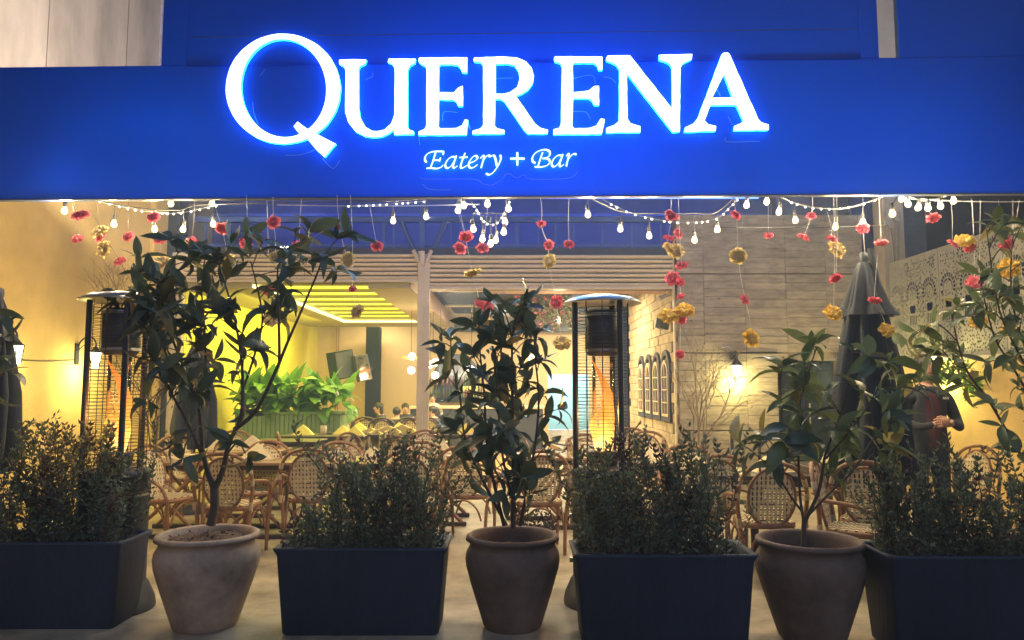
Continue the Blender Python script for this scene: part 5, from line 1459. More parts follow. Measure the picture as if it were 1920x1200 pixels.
# ================================================================== CLOSED UMBRELLAS
def umbrella(loc, z0, z1, r0, label, mast=None, cap=True, seed=1, lean=0):
    t = thing('closed_umbrella', label, 'umbrella', loc)
    Hh = z1 - z0; n = 64; r = random.Random(seed); phs = [r.uniform(.7, 1.3) for _ in range(9)]
    def mod(a, z):
        return 1 + .34 * sin(a * 2 * pi * 8 + .6 * sin(z * 3)) * phs[int(a * 8)] + .07 * sin(a * 2 * pi * 19 + z * 2)
    MB().lathe([(r0 * .80, z0), (r0 * .97, z0 + Hh * .06), (r0, z0 + Hh * .2), (r0 * .88, z0 + Hh * .45), (r0 * .55, z0 + Hh * .74), (r0 * .30, z0 + Hh * .9), (r0 * .2, z0 + Hh * .97)], n=n, caps=False, mod=mod).build('canopy', M['umbrella'], t)
    if cap:
        MB().lathe([(r0 * .88, z1 - Hh * .25), (r0 * .64, z1 - Hh * .20), (r0 * .46, z1 - Hh * .12), (r0 * .33, z1 - Hh * .05), (r0 * .2, z1 - .01), (.03, z1)], n=n, caps=False, mod=lambda a, z: 1 + .20 * sin(a * 2 * pi * 7) * (1 if z < z1 - Hh * .1 else .4) + .05 * sin(a * 2 * pi * 17)).build('vent_cap', M['umbrella'], t)
    MB().tube([(0, 0, 0.05), (0, 0, z1 + .05)], .022, 8).build('pole', M['charcoal'], t)
    MB().lathe([(.01, z1 + .09), (.03, z1 + .08), (.036, z1 + .04), (.03, z1)], n=12).build('finial', M['charcoal'], t)
    MB().lathe([(.30, 0), (.30, .06), (.05, .09), (.04, .25)], n=24).build('base', M['charcoal'], t)
    MB().tube([(r0 * .68 * cos(2 * pi * k / 24), r0 * .68 * sin(2 * pi * k / 24), z0 + Hh * .42 + .01 * sin(k)) for k in range(24)], .006, 4, closed=True) 
    if mast:
        a, b = mast
        off = Vector(loc)
        MB(off).tube([a, b], .03, 4).build('mast', M['umbrella'], t)
        MB(off).tube([b, b + (b - a) * .55], .035, 4).build('mast_foot', M['charcoal'], t)
    return t
UY = 6.3
x = (1640 - 960) / F * UY
umbrella((x - .06, UY, 0), P(1640, 905, UY).z, P(1620, 492, UY).z, .25, 'large closed dark grey umbrella standing on the right', mast=(P(1632, 466, UY - .05), P(1722, 900, UY - .1)), seed=2)
umbrella(((370 - 960) / F * 9.2, 9.2, 0), .75, P(370, 640, 9.2).z, .20, 'closed grey umbrella seen through the stems of the left tree', seed=5)
umbrella((P(-14, 760, 6.0).x, 6.0, 0), P(0, 885, 6.0).z, P(0, 560, 6.0).z, .17, 'closed grey umbrella cut off by the left frame edge', seed=7)

# ================================================================== RATTAN BISTRO CHAIR
def chair_proto(label, wood='cane', stripes=True, loc=(0, 0, 0), rz=0, arms=True):
    """front of the chair faces -Y"""
    t = thing('rattan_chair', label, 'chair', loc, rz); cw_ = M[wood]
    # rear hoop: both rear legs and the arched top are one bent cane
    hoop = [(-.215, .24, 0), (-.225, .225, .30), (-.25, .225, .50), (-.262, .235, .66), (-.235, .262, .80), (-.15, .285, .89), (0, .295, .925), (.15, .285, .89), (.235, .262, .80), (.262, .235, .66), (.25, .225, .50), (.225, .225, .30), (.215, .24, 0)]
    MB().tube(smooth_path(hoop, 5), .0165, 8).build('outer_frame', cw_, t)
    if arms:
        for s in (-1, 1):
            MB().tube(smooth_path([(s * .258, .24, .68), (s * .285, .12, .67), (s * .285, -.04, .645), (s * .265, -.16, .58), (s * .235, -.205, .47), (s * .222, -.215, .30), (s * .215, -.225, 0)], 5), .0155, 8).build('arm_leg', cw_, t)
            MB().tube(smooth_path([(s * .262, .238, .64), (s * .262, .236, .70)], 2), .0205, 8).build('binding', M['wrap'], t)
            MB().tube(smooth_path([(s * .252, .25, .745), (s * .235, .262, .80)], 2), .0205, 8).build('binding', M['wrap'], t)
            MB().tube([(s * .25, .226, .43), (s * .252, .226, .50)], .0205, 8).build('binding', M['wrap'], t)
    else:
        for s in (-1, 1): MB().tube([(s * .20, -.19, .45), (s * .21, -.22, 0)], .015, 8).build('leg', cw_, t)
    # inner oval panel, leaning with the back
    def back(x, z): return Vector((x, .222 + .075 * (z - .42) / .45 - .03, z))
    cz, ra, rb = .655, .178, .225
    ov = [back(ra * cos(2 * pi * k / 28), cz + rb * sin(2 * pi * k / 28)) for k in range(28)]
    MB().tube(ov, .0125, 7, closed=True).build('inner_frame', cw_, t)
    ov2 = [back((ra - .018) * cos(2 * pi * k / 28), cz + (rb - .018) * sin(2 * pi * k / 28)) + Vector((0, -.004, 0)) for k in range(28)]
    MB().tube(ov2, .006, 5, closed=True).build('inner_piping', M['wrap'], t)
    for (x0, z0_, x1, z1_) in ((-.09, .86, -.11, .905), (.09, .86, .11, .905), (-.18, .70, -.25, .72), (.18, .70, .25, .72)):
        MB().tube([back(x0, z0_), back(x1, z1_) + Vector((0, .03, 0))], .009, 6).build('spacer', cw_, t)
    # woven back: cream verticals on both faces, brown horizontals between
    wv = MB(); dk = MB(); nv = 11
    for i in range(nv):
        x_ = -ra + 2 * ra * (i + .5) / nv; hz = rb * sqrt(max(0, 1 - (x_ / ra) ** 2)) * .97
        if hz < .03: continue
        w = .0094; m_ = 13
        for sd_, yo in ((-1, -.005), (1, .005)):
            vs = []; 
            for k in range(m_ + 1):
                z = cz - hz + 2 * hz * k / m_; und = .002 * (1 if (k + i) % 2 else -1) * sd_
                for e_ in (-1, 1): vs.append(back(x_ + e_ * w, z) + Vector((0, yo + und, 0)))
            wv.add(vs, [(2 * k, 2 * k + 1, 2 * k + 3, 2 * k + 2) for k in range(m_)], 0)
    nh = 22
    for j in range(nh):
        z_ = cz - rb + 2 * rb * (j + .5) / nh; hx = ra * sqrt(max(0, 1 - ((z_ - cz) / rb) ** 2)) * .97
        if hx < .03: continue
        m_ = 22; w = .0052; vs = []
        for k in range(m_ + 1):
            x_ = -hx + 2 * hx * k / m_
            for e_ in (-1, 1): vs.append(back(x_, z_ + e_ * w) + Vector((0, (-.0078 if j % 2 else .0025) + .0012 * (1 if (int((x_ + ra) / (2 * ra) * nv) + j) % 2 else -1), 0)))
        (wv if j % 2 else dk).add(vs, [(2 * k, 2 * k + 1, 2 * k + 3, 2 * k + 2) for k in range(m_)], 0)
    wv.build('back_weave', M['weave'], t, kind='stuff'); dk.build('dark_weave', M['weave_dk'], t, kind='stuff')
    # seat: rounded, woven in stripes
    def seat_ring(z, q=0, n=32):
        l = []
        for k in range(n):
            a = 2 * pi * k / n; c_, s_ = cos(a), sin(a); ex = .72
            l.append(((.225 - q) * abs(c_) ** ex * (1 if c_ > 0 else -1), (.215 - q) * abs(s_) ** ex * (1 if s_ > 0 else -1), z))
        return l
    MB().loft([seat_ring(.415, .012), seat_ring(.42), seat_ring(.452), seat_ring(.458, .01)], 0, True, True).build('seat_frame', cw_, t)
    mb = MB(); m2 = MB()
    for i in range(15):
        x_ = -.20 + .4 * (i + .5) / 15; hy = .2 * (1 - (abs(x_) / .215) ** 4) ** .25 * .97
        m_ = 14
        for k in range(m_):
            y0 = -hy + 2 * hy * k / m_; y1 = y0 + 2 * hy / m_
            tgt = m2 if (k + i) % 3 == 0 else mb
            tgt.obox((x_, (y0 + y1) / 2, .461), .020, (y1 - y0) * .86, .006)
    mb.build('seat_weave', M['weave'], t, kind='stuff'); m2.build('seat_weave_dark', M['weave_dk'], t, kind='stuff')
    # bent braces under the seat
    for (a, b) in (((-.2, -.21), (.2, -.21)), ((-.2, .22), (.2, .22)), ((-.215, -.2), (-.215, .2)), ((.215, -.2), (.215, .2))):
        A, B = Vector((*a, .05)), Vector((*b, .05)); l = []
        for k in range(13):
            q_ = k / 12; l.append(A.lerp(B, .06 + .88 * q_) + Vector((0, 0, .17 + .19 * sin(pi * q_) ** .6)))
        MB().tube(smooth_path(l, 2), .0095, 6).build('arched_brace', cw_, t)
    register(t)
    return t
chp = chair_proto('dark-looking rattan armchair, its back to the street, right behind the left tree trunk', loc=((419 - 960) / F * 6.35, 6.35, 0), rz=radians(180 + 0))
def cy(vtop, h=.925):       # distance from the row of the picture on which the top of the back sits
    lo, hi = 3.0, 25.0
    for _ in range(40):
        m_ = (lo + hi) / 2; d = P(960, vtop, m_).z
        if d > h: lo = m_
        else: hi = m_
    return lo
def place(u, vtop, rzdeg, label, scale=1.0):
    Y = cy(vtop, .925 * scale); x_ = P(u, vtop, Y).x
    off = Vector((0, .295 * scale, 0)); off.rotate(Quaternion((0, 0, 1), radians(rzdeg)))
    return dup(chp, (x_ - off.x, Y - off.y, 0), radians(rzdeg), label, scale=scale)
Y = cy(850); chp.location = (P(419, 850, Y).x, Y + .295, 0); chp.rotation_euler = (0, 0, radians(176))
CH = [
 (577, 842, 183, 'rattan armchair seen from behind, dark with pink-lit stripes, right of the left clay pot'),
 (765, 846, 175, 'rattan armchair seen from behind through the shrubs left of the middle tree'),
 (1352, 854, 184, 'rattan armchair seen from behind through the shrubs of the third planter'),
 (336, 815, 8, 'rattan armchair facing the street between left heater and left tree'),
 (275, 836, 70, 'rattan armchair turned sideways right behind the left heater'),
 (505, 827, -4, 'rattan armchair facing the street with a folded napkin before it, right of the left trunk'),
 (636, 829, 5, 'rattan armchair facing the street above the left end of the second planter shrubs'),
 (745, 818, 160, 'rattan armchair seen from behind in the second row, left of the middle post'),
 (798, 807, 3, 'rattan armchair facing the street just right of the middle post'),
 (792, 829, -8, 'rattan armchair facing the street over the right end of the second planter shrubs'),
 (650, 812, 62, 'rattan armchair turned to the right, before the yellow tub chairs'),
 (442, 808, -2, 'small-looking rattan armchair far behind the left trunk'),
 (520, 811, 110, 'rattan armchair turned away before the green slatted planter'),
 (1064, 823, 80, 'rattan armchair turned sideways left of the right heater'),
 (1094, 815, 12, 'rattan armchair seen through the cage of the right heater'),
 (1182, 803, 5, 'rattan armchair furthest back beside the brick wall'),
 (1212, 809, -5, 'rattan armchair facing the street below the arched mirrors'),
 (1243, 822, 75, 'rattan armchair turned sideways right of the right heater'),
 (1288, 834, -10, 'rattan armchair facing the street before the foot of the bare shrub'),
 (1836, 836, -75, 'rattan armchair turned to the right wall behind the standing man'),
 (1524, 866, 60, 'rattan armchair half hidden behind the right tree, before the dark door'),
 (1450, 868, 178, 'rattan armchair behind the right clay pot with its striped seat showing'),
 (1622, 866, 150, 'orange-brown rattan armchair at the foot of the closed umbrella'),
 (1015, 846, 185, 'rattan armchair behind the bushy middle tree'),
 (866, 838, 170, 'rattan armchair with striped seat left of the middle tree'),
]
for u, v, a, lab in CH: place(u, v, a, lab)
# darker armless chairs indoors
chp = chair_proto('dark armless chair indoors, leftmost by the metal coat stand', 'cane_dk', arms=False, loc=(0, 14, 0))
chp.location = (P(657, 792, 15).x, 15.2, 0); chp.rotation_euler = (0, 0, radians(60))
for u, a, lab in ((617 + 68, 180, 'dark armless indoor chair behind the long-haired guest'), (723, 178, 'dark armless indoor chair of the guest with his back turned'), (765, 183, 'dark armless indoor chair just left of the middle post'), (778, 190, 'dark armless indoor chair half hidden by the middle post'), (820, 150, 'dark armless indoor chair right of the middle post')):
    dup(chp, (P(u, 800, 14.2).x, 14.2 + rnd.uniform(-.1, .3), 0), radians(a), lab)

# ================================================================== TABLES + NAPKINS
def table(u, v, w, d, label, m='wood', X=True, Y=None, z=.75, rz=0):
    Y = Y or atZ(u, v, z).y; x_ = P(u, v, Y).x
    t = thing('dining_table', label, 'table', (x_, Y, 0), radians(rz))
    MB().bbox((-w / 2, -d / 2, z - .032), (w / 2, d / 2, z), .006).build('tabletop', M[m], t)
    MB().bbox((-w / 2 + .03, -d / 2 + .03, z - .075), (w / 2 - .03, d / 2 - .03, z - .034), .004).build('apron', M['cane_dk' if m == 'wood' else 'wood_dk'], t)
    if X:
        for s in (-1, 1):
            for q_ in (-1, 1):
                MB().tube([(q_ * (w / 2 - .06), s * (d / 2 - .07 - .01 * (q_ > 0)), z - .07), (-q_ * (w / 2 - .06), s * (d / 2 - .07 - .01 * (q_ > 0)), .03)], .02, 4).build('leg', M['cane'], t)
            MB().bbox((-w / 2 + .02, s * (d / 2 - .07) - .03, 0), (w / 2 - .02, s * (d / 2 - .07) + .03, .045), .006).build('foot_bar', M['wood_dk'], t)
        MB().tube([(0, -d / 2 + .07, z / 2), (0, d / 2 - .07, z / 2)], .015, 6).build('stretcher', M['cane'], t)
    else:
        MB().tube([(0, 0, .03), (0, 0, z - .07)], .035, 10).build('pedestal', M['wood_dk'], t)
        for q_ in (0, 1): MB().obox((0, 0, .02), .5 if q_ == 0 else .06, .06 if q_ == 0 else .5, .03 + .002 * q_).build('foot_bar', M['wood_dk'], t)
    return t
def napkin(tb, dx, dy, label, kind='tent', m='napkin', s=1.0, a=0):
    z = .75; p = tb.location + Vector((dx, dy, z))
    t = thing('napkin', label, 'napkin', p, radians(a)); r = random.Random(int(p.x * 1000) & 1023)
    if kind == 'tent':   # folded pyramid napkin
        h, w, d = .135 * s, .14 * s, .09 * s
        A = [(-w, -d * .5, 0), (w, -d * .5, 0), (0, -d * .9, 0), (0, -.004, h), (-w * .9, d, .0), (w * .9, d, 0), (-w * .48, -d * .35, h * .55), (w * .48, -d * .35, h * .55), (-w * .5, d * .45, h * .52), (w * .5, d * .45, h * .52)]
        MB().add(A, [(0, 2, 6), (2, 3, 6), (2, 1, 7), (2, 7, 3), (4, 0, 6), (4, 6, 8), (6, 3, 8), (1, 5, 9), (1, 9, 7), (7, 9, 3), (3, 9, 5), (3, 4, 8), (3, 5, 4)], 0).build('folded_cloth', M[m], t)
        MB().bbox((-w * 1.0, -d * .9, 0), (w * 1.0, d, .006), .002).build('plate_mat', M['cream_paint'], t)
    else:
        mb = MB()
        for k in range(3): mb.bbox((-.13 + .01 * k, -.07, .012 * k), (.13 - .012 * k, .07 - .01 * k, .012 * k + .011), .004)
        mb.build('folded_cloth', M[m], t)
    return t
T1 = table(337, 861, .80, .70, 'wooden folding table with flat folded napkins behind the left heater')
napkin(T1, .10, .18, 'soft rolled napkin on the far edge of the table by the left heater', 'flat', s=1.2); napkin(T1, -.10, -.1, 'flat napkin on the near edge of the table by the left heater', 'flat')
T2 = table(500, 861, .80, .70, 'wooden folding table right of the left trunk')
napkin(T2, -.10, .02, 'standing folded napkin on the table right of the left trunk', s=1.25); napkin(T2, -.12, -.24, 'flat napkin at the near edge of the table right of the left trunk', 'flat')
T3 = table(690, 862, .85, .75, 'wooden table hidden behind the shrubs left of the middle post')
napkin(T3, .02, .15, 'pointed cream napkin peeking over the second planter shrubs')
T4 = table(470, 843, .8, .7, 'wooden table with napkins behind the forked trunk of the left tree')
napkin(T4, .02, 0, 'pointed napkin right of the left tree trunk', s=1.3); napkin(T4, -.35, 0, 'pointed napkin left of the left tree trunk', s=1.2)
T5 = table(1010, 853, .75, .7, 'wooden folding table between the middle tree and the right heater')
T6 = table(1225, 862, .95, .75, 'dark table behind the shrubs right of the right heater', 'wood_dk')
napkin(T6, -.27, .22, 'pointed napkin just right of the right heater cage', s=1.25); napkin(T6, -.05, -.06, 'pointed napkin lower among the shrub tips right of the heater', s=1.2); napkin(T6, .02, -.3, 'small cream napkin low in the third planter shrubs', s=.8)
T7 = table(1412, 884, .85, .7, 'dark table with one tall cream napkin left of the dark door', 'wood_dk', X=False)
napkin(T7, .17, .0, 'tall cream napkin on the dark table left of the dark door', s=1.35, a=12); napkin(T7, -.42, .25, 'cream napkin beside the rattan chair before the bare shrub', s=1.2)
T8 = table(815, 850, .8, .7, 'wooden table between the middle post and the middle tree')
napkin(T8, .05, .05, 'cream napkin left of the middle tree leaves', s=1.2); napkin(T8, -.25, .2, 'cream napkin before the rattan chair at the middle post', s=1.1)
T9 = table(1575, 872, .7, .7, 'dark table beside the closed umbrella', 'wood_dk', X=False)
napkin(T9, -.15, 0, 'orange-lit napkin tip behind the right tree', s=.9)
T10 = table(1150, 838, .8, .7, 'wooden table seen through the right heater cage')
napkin(T10, -.05, .1, 'cream napkin seen through the right heater cage', s=1.1)
# indoor tables
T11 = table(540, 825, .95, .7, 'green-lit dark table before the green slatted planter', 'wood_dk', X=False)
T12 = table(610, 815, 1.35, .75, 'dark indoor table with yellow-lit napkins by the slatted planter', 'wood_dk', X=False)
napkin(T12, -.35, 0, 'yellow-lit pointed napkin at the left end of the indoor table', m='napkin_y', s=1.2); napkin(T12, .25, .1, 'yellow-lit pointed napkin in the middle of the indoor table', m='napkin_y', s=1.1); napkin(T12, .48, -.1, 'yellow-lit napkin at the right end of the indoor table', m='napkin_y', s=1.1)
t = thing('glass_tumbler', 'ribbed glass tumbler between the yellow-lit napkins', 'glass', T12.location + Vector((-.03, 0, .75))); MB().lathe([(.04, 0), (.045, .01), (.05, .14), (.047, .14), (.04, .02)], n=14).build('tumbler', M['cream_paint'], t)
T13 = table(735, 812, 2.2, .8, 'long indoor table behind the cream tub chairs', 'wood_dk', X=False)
for dx, lab in ((-.55, 'left'), (.1, 'middle')): napkin(T13, dx, .1, 'yellow-lit pointed napkin behind the %s cream tub chairs' % lab, m='napkin_y', s=1.3)
T14 = table(880, 812, 1.6, .7, 'wooden indoor table right of the middle post with an orange napkin', 'wood')
napkin(T14, -.05, 0, 'orange-yellow napkin right of the middle post', m='napkin_y', s=1.2)
def tub(u, v, Y, a, label):
    p = P(u, v, Y); t = thing('tub_chair', label, 'chair', (p.x, Y, 0), radians(a), group='cream tub chairs along the long indoor table')
    rings = []
    for (z, r_, th) in ((.42, .24, 0), (.6, .27, 0), (.74, .28, 0), (p.z, .27, 0)):
        ro = []; 
        for k in range(13):
            an = radians(-15) + radians(210) * k / 12; zz = z - (0.10 * abs(cos(an)) if z > .7 else 0); ro.append((r_ * cos(an), r_ * sin(an), zz))
        for k in range(12, -1, -1):
            an = radians(-15) + radians(210) * k / 12; zz = z - (0.10 * abs(cos(an)) if z > .7 else 0); ro.append(((r_ - .05) * cos(an), (r_ - .05) * sin(an), zz))
        rings.append(ro)
    MB().loft(rings, 0, True, True).build('backrest', M['tub'], t)
    MB().lathe([(.22, .36), (.25, .38), (.25, .44), (.20, .47)], n=20).build('seat', M['tub'], t)
    for (sx, sy) in ((-1, -1), (1, -1), (1, 1), (-1, 1)): MB().tube([(sx * .15, sy * .15, .37), (sx * .2, sy * .2, 0)], .014, 6).build('leg', M['cane_dk'], t)
for u, v, a, lab in ((656, 808, 178, 'cream tub chair at the left end of the long indoor table'), (687, 803, 176, 'cream tub chair second from the left at the long indoor table'), (722, 799, 180, 'cream tub chair third from the left at the long indoor table'), (752, 797, 184, 'cream tub chair at the right end next to the middle post')):
    tub(u, v, 11.9, a + 180, lab)
# metal stands
def stand(u, v, Y, n, label, sw=0.0):
    p = P(u, v, Y); t = thing('metal_stand', label, 'stand', (p.x, Y, 0))
    MB().tube([(0, 0, 0), (0, 0, p.z)], .022, 8).build('pole', M['charcoal'], t)
    MB().lathe([(.18, 0), (.18, .02), (.03, .04)], n=16).build('base', M['charcoal'], t)
    for k in range(n):
        an = pi * k if n == 2 else 2 * pi * k / n; MB().tube([(0, 0, p.z - .24), (.14 * cos(an), .14 * sin(an) if n > 2 else 0, p.z - .10)], .014, 6).build('hook_arm', M['charcoal'], t)
stand(1423, 805, 9.8, 2, 'dark metal stand with two slanted arms before the concrete wall')
stand(1372, 808, 9.9, 0, 'plain dark metal post before the concrete wall')
stand(660, 784, 15.6, 5, 'small dark coat stand indoors beside the cream pier')

# ================================================================== PEOPLE
def skin_body(name, verts, edges, parent, mats, pick, lev=2):
    me = bpy.data.meshes.new(name + '_base'); me.from_pydata([v[:3] for v in verts], edges, [])
    o = bpy.data.objects.new(name + '_base', me); COL.objects.link(o)
    md = o.modifiers.new('s', 'SKIN'); md.use_smooth_shade = True
    for i, v in enumerate(verts):
        sv = me.skin_vertices[0].data[i]; sv.radius = (v[3], v[4] if len(v) > 4 else v[3]); sv.use_root = (i == 0)
    ss = o.modifiers.new('u', 'SUBSURF'); ss.levels = lev; ss.render_levels = lev
    bpy.context.view_layer.update()
    ev = o.evaluated_get(bpy.context.evaluated_depsgraph_get()); m2 = bpy.data.meshes.new_from_object(ev)
    bpy.data.objects.remove(o)
    m2.name = name; m2.materials.clear()
    for m_ in mats: m2.materials.append(m_)
    for p in m2.polygons: p.material_index = pick(p.center); p.use_smooth = True
    return obj(name, m2, parent)
def add_hand(mb_fn, wrist, d, up, side, parent, curl=.9):
    """five-finger hand: palm box plus bent tapered fingers"""
    d = Vector(d).normalized(); up = Vector(up); up = (up - d * up.dot(d)).normalized(); s = d.cross(up) * side
    mb = MB(); w = Vector(wrist); e = w + d * .085
    mb.loft([[tuple(c + s * a * k1 + up * b * .013) for a, b in ((-.026, -1), (.026, -1), (.03, 0), (.026, 1), (-.026, 1), (-.03, 0))] for c, k1 in ((w, .85), (w + d * .04, 1.35), (e, 1.45))], 0, True, True)
    for i, L_ in enumerate((.066, .075, .07, .055)):
        b = e + s * (-.033 + .022 * i); p1 = b + (d * cos(curl * .4) - up * sin(curl * .4)) * L_ * .45; p2 = p1 + (d * cos(curl * 1.2) - up * sin(curl * 1.2)) * L_ * .35; p3 = p2 + (d * cos(curl * 1.9) - up * sin(curl * 1.9)) * L_ * .28
        mb.tube([b - d * .01, p1, p2, p3], [.0095, .009, .008, .0055], 7)
    b = w + d * .03 - s * .032; mb.tube([b, b - s * .022 + d * .03 - up * .008, b - s * .02 + d * .062 - up * .02], [.011, .0095, .007], 7)
    return mb.build('hand', M['skin'], parent)
# standing man
PY = 7.0
px_ = P(1738, 760, PY).x
man = thing('person', 'standing man in a dark jacket with a white chest emblem beside the closed umbrella', 'person', (px_, PY, 0), radians(0))
V = [(0, 0, .95, .17, .12), (0, 0, 1.12, .165, .115), (0, .01, 1.32, .20, .12), (0, .01, 1.44, .15, .09), (0, .005, 1.52, .055, .055),  # 0-4
     (0, -.01, 1.60, .075, .085), (0, -.01, 1.70, .078, .092), (0, 0, 1.77, .045, .05),  # 5-7 head
     (-.19, .01, 1.40, .07, .07), (-.255, .0, 1.18, .052, .052), (-.17, -.20, 1.13, .042, .042), (-.05, -.24, 1.17, .03, .03),  # 8-11 arm L
     (.19, .01, 1.40, .07, .07), (.27, .0, 1.18, .052, .052), (.18, -.20, 1.13, .042, .042), (.055, -.25, 1.19, .03, .03),  # 12-15
     (-.09, 0, .86, .10, .10), (-.11, 0, .50, .07, .07), (-.12, .02, .10, .05, .05), (-.12, -.14, .04, .045, .03),  # 16-19
     (.09, 0, .86, .10, .10), (.11, 0, .50, .07, .07), (.12, .02, .10, .05, .05), (.12, -.14, .04, .045, .03)]
E = [(0, 1), (1, 2), (2, 3), (3, 4), (4, 5), (5, 6), (6, 7), (3, 8), (8, 9), (9, 10), (10, 11), (3, 12), (12, 13), (13, 14), (14, 15), (0, 16), (16, 17), (17, 18), (18, 19), (0, 20), (20, 21), (21, 22), (22, 23)]
def pk(c):
    if c.z > 1.505: return 0
    if c.z < .92: return 3 if c.z > .09 else 1
    if c.y < -.225 and abs(c.x) < .09: return 0
    if abs(c.x) < .055 and c.y < 0 and c.z < 1.45 and c.y > -.2: return 2
    return 1
skin_body('body', V, E, man, [M['skin'], M['jacket'], M['maroon'], M['navy']], pk)
MB().sphere((0, .022, 1.715), .098, 16, 10, sc=(.92, 1.0, .92)).build('hair', M['hair'], man)
mb = MB(); mb.tube([(0, -.095, 1.695), (0, -.118, 1.665), (0, -.10, 1.655)], [.008, .015, .008], 6)
for s in (-1, 1): mb.sphere((s * .082, 0, 1.68), .022, 8, 6, sc=(.5, .8, 1.3))
mb.build('nose_ears', M['skin'], man)
mb = MB()
for s in (-1, 1): mb.sphere((s * .03, -.094, 1.70), .009, 8, 6, sc=(1.3, .6, .7))
mb.tube([(-.025, -.098, 1.625), (0, -.104, 1.622), (.025, -.098, 1.625)], .004, 5); mb.build('eyes_mouth', M['hair'], man)
add_hand(None, (-.05, -.24, 1.17), (.9, -.15, .1), (0, -1, .2), 1, man, 1.3); add_hand(None, (.055, -.25, 1.19), (-.9, -.1, -.1), (0, -1, .2), -1, man, 1.3)
MB().obox((.115, -.112, 1.395), .05, .006, .022).build('chest_emblem', M['white'], man)
mb = MB(); mb.tube(smooth_path([(-.05, -.03, 1.50), (-.03, -.13, 1.36), (-.005, -.135, 1.20), (0, -.13, 1.05)], 4), .006, 5); mb.build('lanyard', M['navy'], man)
for s in (-1, 1): MB().tube(smooth_path([(s * .075, .02, 1.50), (s * .07, -.06, 1.47), (s * .045, -.112, 1.40)], 4), [.022, .02, .012], 7).build('collar', M['jacket'], man)

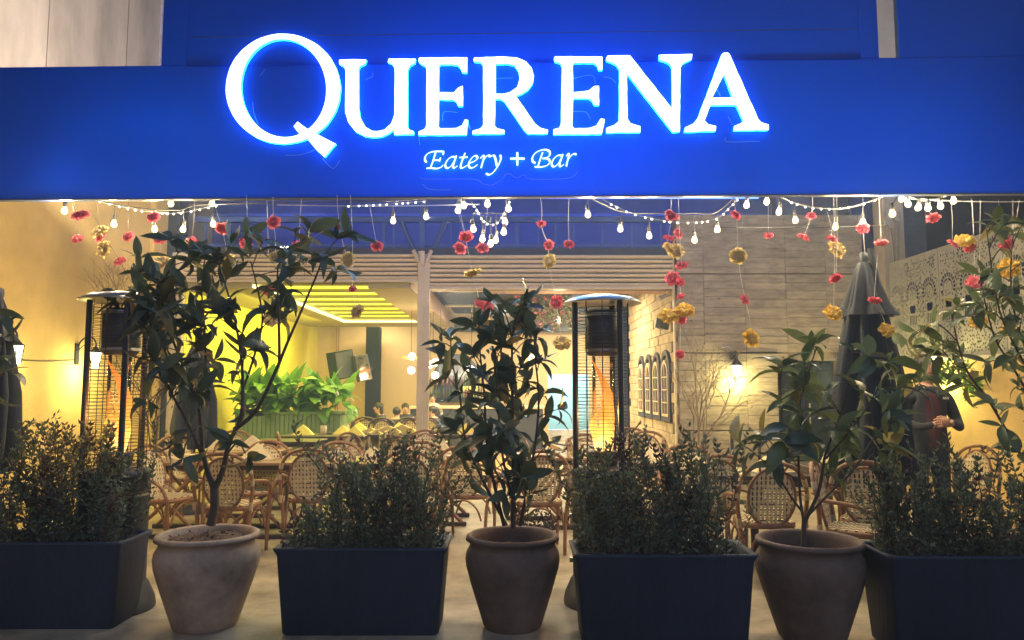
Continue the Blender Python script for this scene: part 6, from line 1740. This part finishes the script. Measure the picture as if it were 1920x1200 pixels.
def sitter(u, v, Y, rz, label, top='jacket', hair='short', stand=False, sk=True, apron=False):
    """seated (or standing) guest; (u, v) is the top of the head"""
    p = P(u, v, Y); Hd = p.z; t = thing('person', label, 'person', (p.x, Y, 0), radians(rz)); z = Hd - (1.30 if not stand else 1.70)
    if not stand:
        V = [(0, .10, .52, .15, .13), (0, .10, .75, .14, .11), (0, .06, .95, .17, .115), (0, .03, 1.04, .10, .08), (0, .0, 1.08, .05, .05), (0, -.03, 1.15, .068, .078), (0, -.03, 1.22, .068, .08), (0, -.02, 1.27, .04, .04),
             (-.17, .05, .99, .06, .06), (-.24, -.02, .78, .048, .048), (-.12, -.27, .80, .036, .036), (-.05, -.33, .82, .028, .028), (.17, .05, .99, .06, .06), (.24, -.02, .78, .048, .048), (.12, -.27, .80, .036, .036), (.05, -.33, .82, .028, .028),
             (-.10, -.05, .50, .085, .08), (-.11, -.36, .48, .06, .06), (-.11, -.38, .10, .045, .045), (.10, -.05, .50, .085, .08), (.11, -.36, .48, .06, .06), (.11, -.38, .10, .045, .045)]
        V = [(a[0], a[1], a[2] + z * (a[2] > .6), *a[3:]) for a in V]
        E = [(0, 1), (1, 2), (2, 3), (3, 4), (4, 5), (5, 6), (6, 7), (3, 8), (8, 9), (9, 10), (10, 11), (3, 12), (12, 13), (13, 14), (14, 15), (0, 16), (16, 17), (17, 18), (0, 19), (19, 20), (20, 21)]
        nk = 1.075 + z; hc = (0, -.015, 1.235 + z)
    else:
        V = [(0, 0, .9, .15, .11), (0, 0, 1.1, .14, .10), (0, .01, 1.30, .17, .11), (0, .01, 1.40, .12, .08), (0, 0, 1.47, .05, .05), (0, -.01, 1.55, .068, .078), (0, -.01, 1.63, .07, .08), (0, 0, 1.68, .04, .04),
             (-.17, .01, 1.35, .06, .06), (-.22, 0, 1.13, .045, .045), (-.15, -.18, 1.08, .035, .035), (.17, .01, 1.35, .06, .06), (.22, 0, 1.13, .045, .045), (.15, -.18, 1.08, .035, .035),
             (-.09, 0, .8, .09, .09), (-.1, 0, .45, .06, .06), (-.1, 0, .08, .045, .045), (.09, 0, .8, .09, .09), (.1, 0, .45, .06, .06), (.1, 0, .08, .045, .045)]
        V = [(a[0], a[1], a[2] * Hd / 1.70, *a[3:]) for a in V]
        E = [(0, 1), (1, 2), (2, 3), (3, 4), (4, 5), (5, 6), (6, 7), (3, 8), (8, 9), (9, 10), (3, 11), (11, 12), (12, 13), (0, 14), (14, 15), (15, 16), (0, 17), (17, 18), (18, 19)]
        nk = 1.465 * Hd / 1.7; hc = (0, .005, 1.635 * Hd / 1.7)
    skin_body('body', V, E, t, [M['skin'], M[top], M['navy']], lambda c: 0 if c.z > nk or (not stand and c.y < -.31 and c.z > .7) else (2 if c.z < (.55 if not stand else .88) else 1), 1)
    MB().sphere((hc[0], hc[1] + .018, hc[2] - .005), .092, 14, 8, sc=(.93, 1.0, .98)).build('hair', M['hair'], t)
    if hair == 'long': MB().loft([[(a * w_, .045 + b * .05 + hc[1], hc[2] + zz) for a, b in ((-.08, -.3), (.08, -.3), (.085, .5), (.04, 1), (-.04, 1), (-.085, .5))] for w_, zz in ((.8, .05), (1.1, -.05), (1.15, -.2), (.9, -.34))], 0, True, True).build('long_hair', M['hair'], t)
    mb = MB(); mb.tube([(0, hc[1] - .085, hc[2] - .02), (0, hc[1] - .10, hc[2] - .05)], [.007, .013], 6)
    for s in (-1, 1): mb.sphere((s * .072, hc[1], hc[2] - .04), .018, 8, 6, sc=(.5, .8, 1.3))
    mb.build('nose_ears', M['skin'], t)
    mb = MB()
    for s in (-1, 1): mb.sphere((s * .027, hc[1] - .083, hc[2] - .02), .008, 8, 6, sc=(1.3, .6, .7))
    mb.tube([(-.02, hc[1] - .083, hc[2] - .085), (.02, hc[1] - .083, hc[2] - .085)], .004, 5)
    mb.build('eyes_mouth', M['hair'], t)
    if apron: MB().loft([[(-.13 * k, -.12, z_), (.13 * k, -.12, z_), (.13 * k, -.11, z_), (-.13 * k, -.11, z_)] for k, z_ in ((1, .6), (.9, 1.05), (.6, nk - .12))], 0, True, False).build('apron', M['navy'], t)
sitter(711, 756, 15.2, -70, 'seated guest with long black hair in profile beside the dark column', 'navy', 'long')
sitter(744, 764, 15.4, 175, 'seated guest in black with his back to the street', 'jacket')
sitter(760, 757, 16.6, 10, 'dark-haired guest in a dark jacket over a white shirt, facing the street', 'jacket')
sitter(811, 741, 17.0, 5, 'standing barman in a pale shirt with a dark apron behind the post', 'white', stand=True, apron=True)
sitter(812, 762, 15.4, -95, 'seated guest in a grey sweater in profile right of the middle post', 'navy')
# small glowing emblem in the gallery
t = thing('lit_emblem', 'tiny lit white emblem low in the dark gallery left of the post', 'sign', P(535, 464, 11.4))
mb = MB()
for k in range(4): mb.tube([(-.09 + .05 * k, 0, -.02), (-.065 + .05 * k, 0, .02), (-.05 + .05 * k, 0, -.01)], .007, 4)
mb.build('emblem', glow('emblem_glow', (1, .95, .8), 2.0), t)
# ================================================================== ADDED HAZE STANDING IN FOR LENS VEIL
hz, hn, hl, hb = _mat('veil_haze')
hn.remove(hb)
pv = hn.new('ShaderNodeVolumePrincipled')
pv.inputs['Color'].default_value = (0.50, 0.66, 1.0, 1)
pv.inputs['Density'].default_value = 0.010
pv.inputs['Anisotropy'].default_value = 0.3
hl.new(pv.outputs[0], hn['Material Output'].inputs['Volume'])
S.cycles.volume_bounces = 0
MB().box((-45, -35, -1.0), (45, 65, 10.6)).build('veil_haze', hz, kind='stuff')
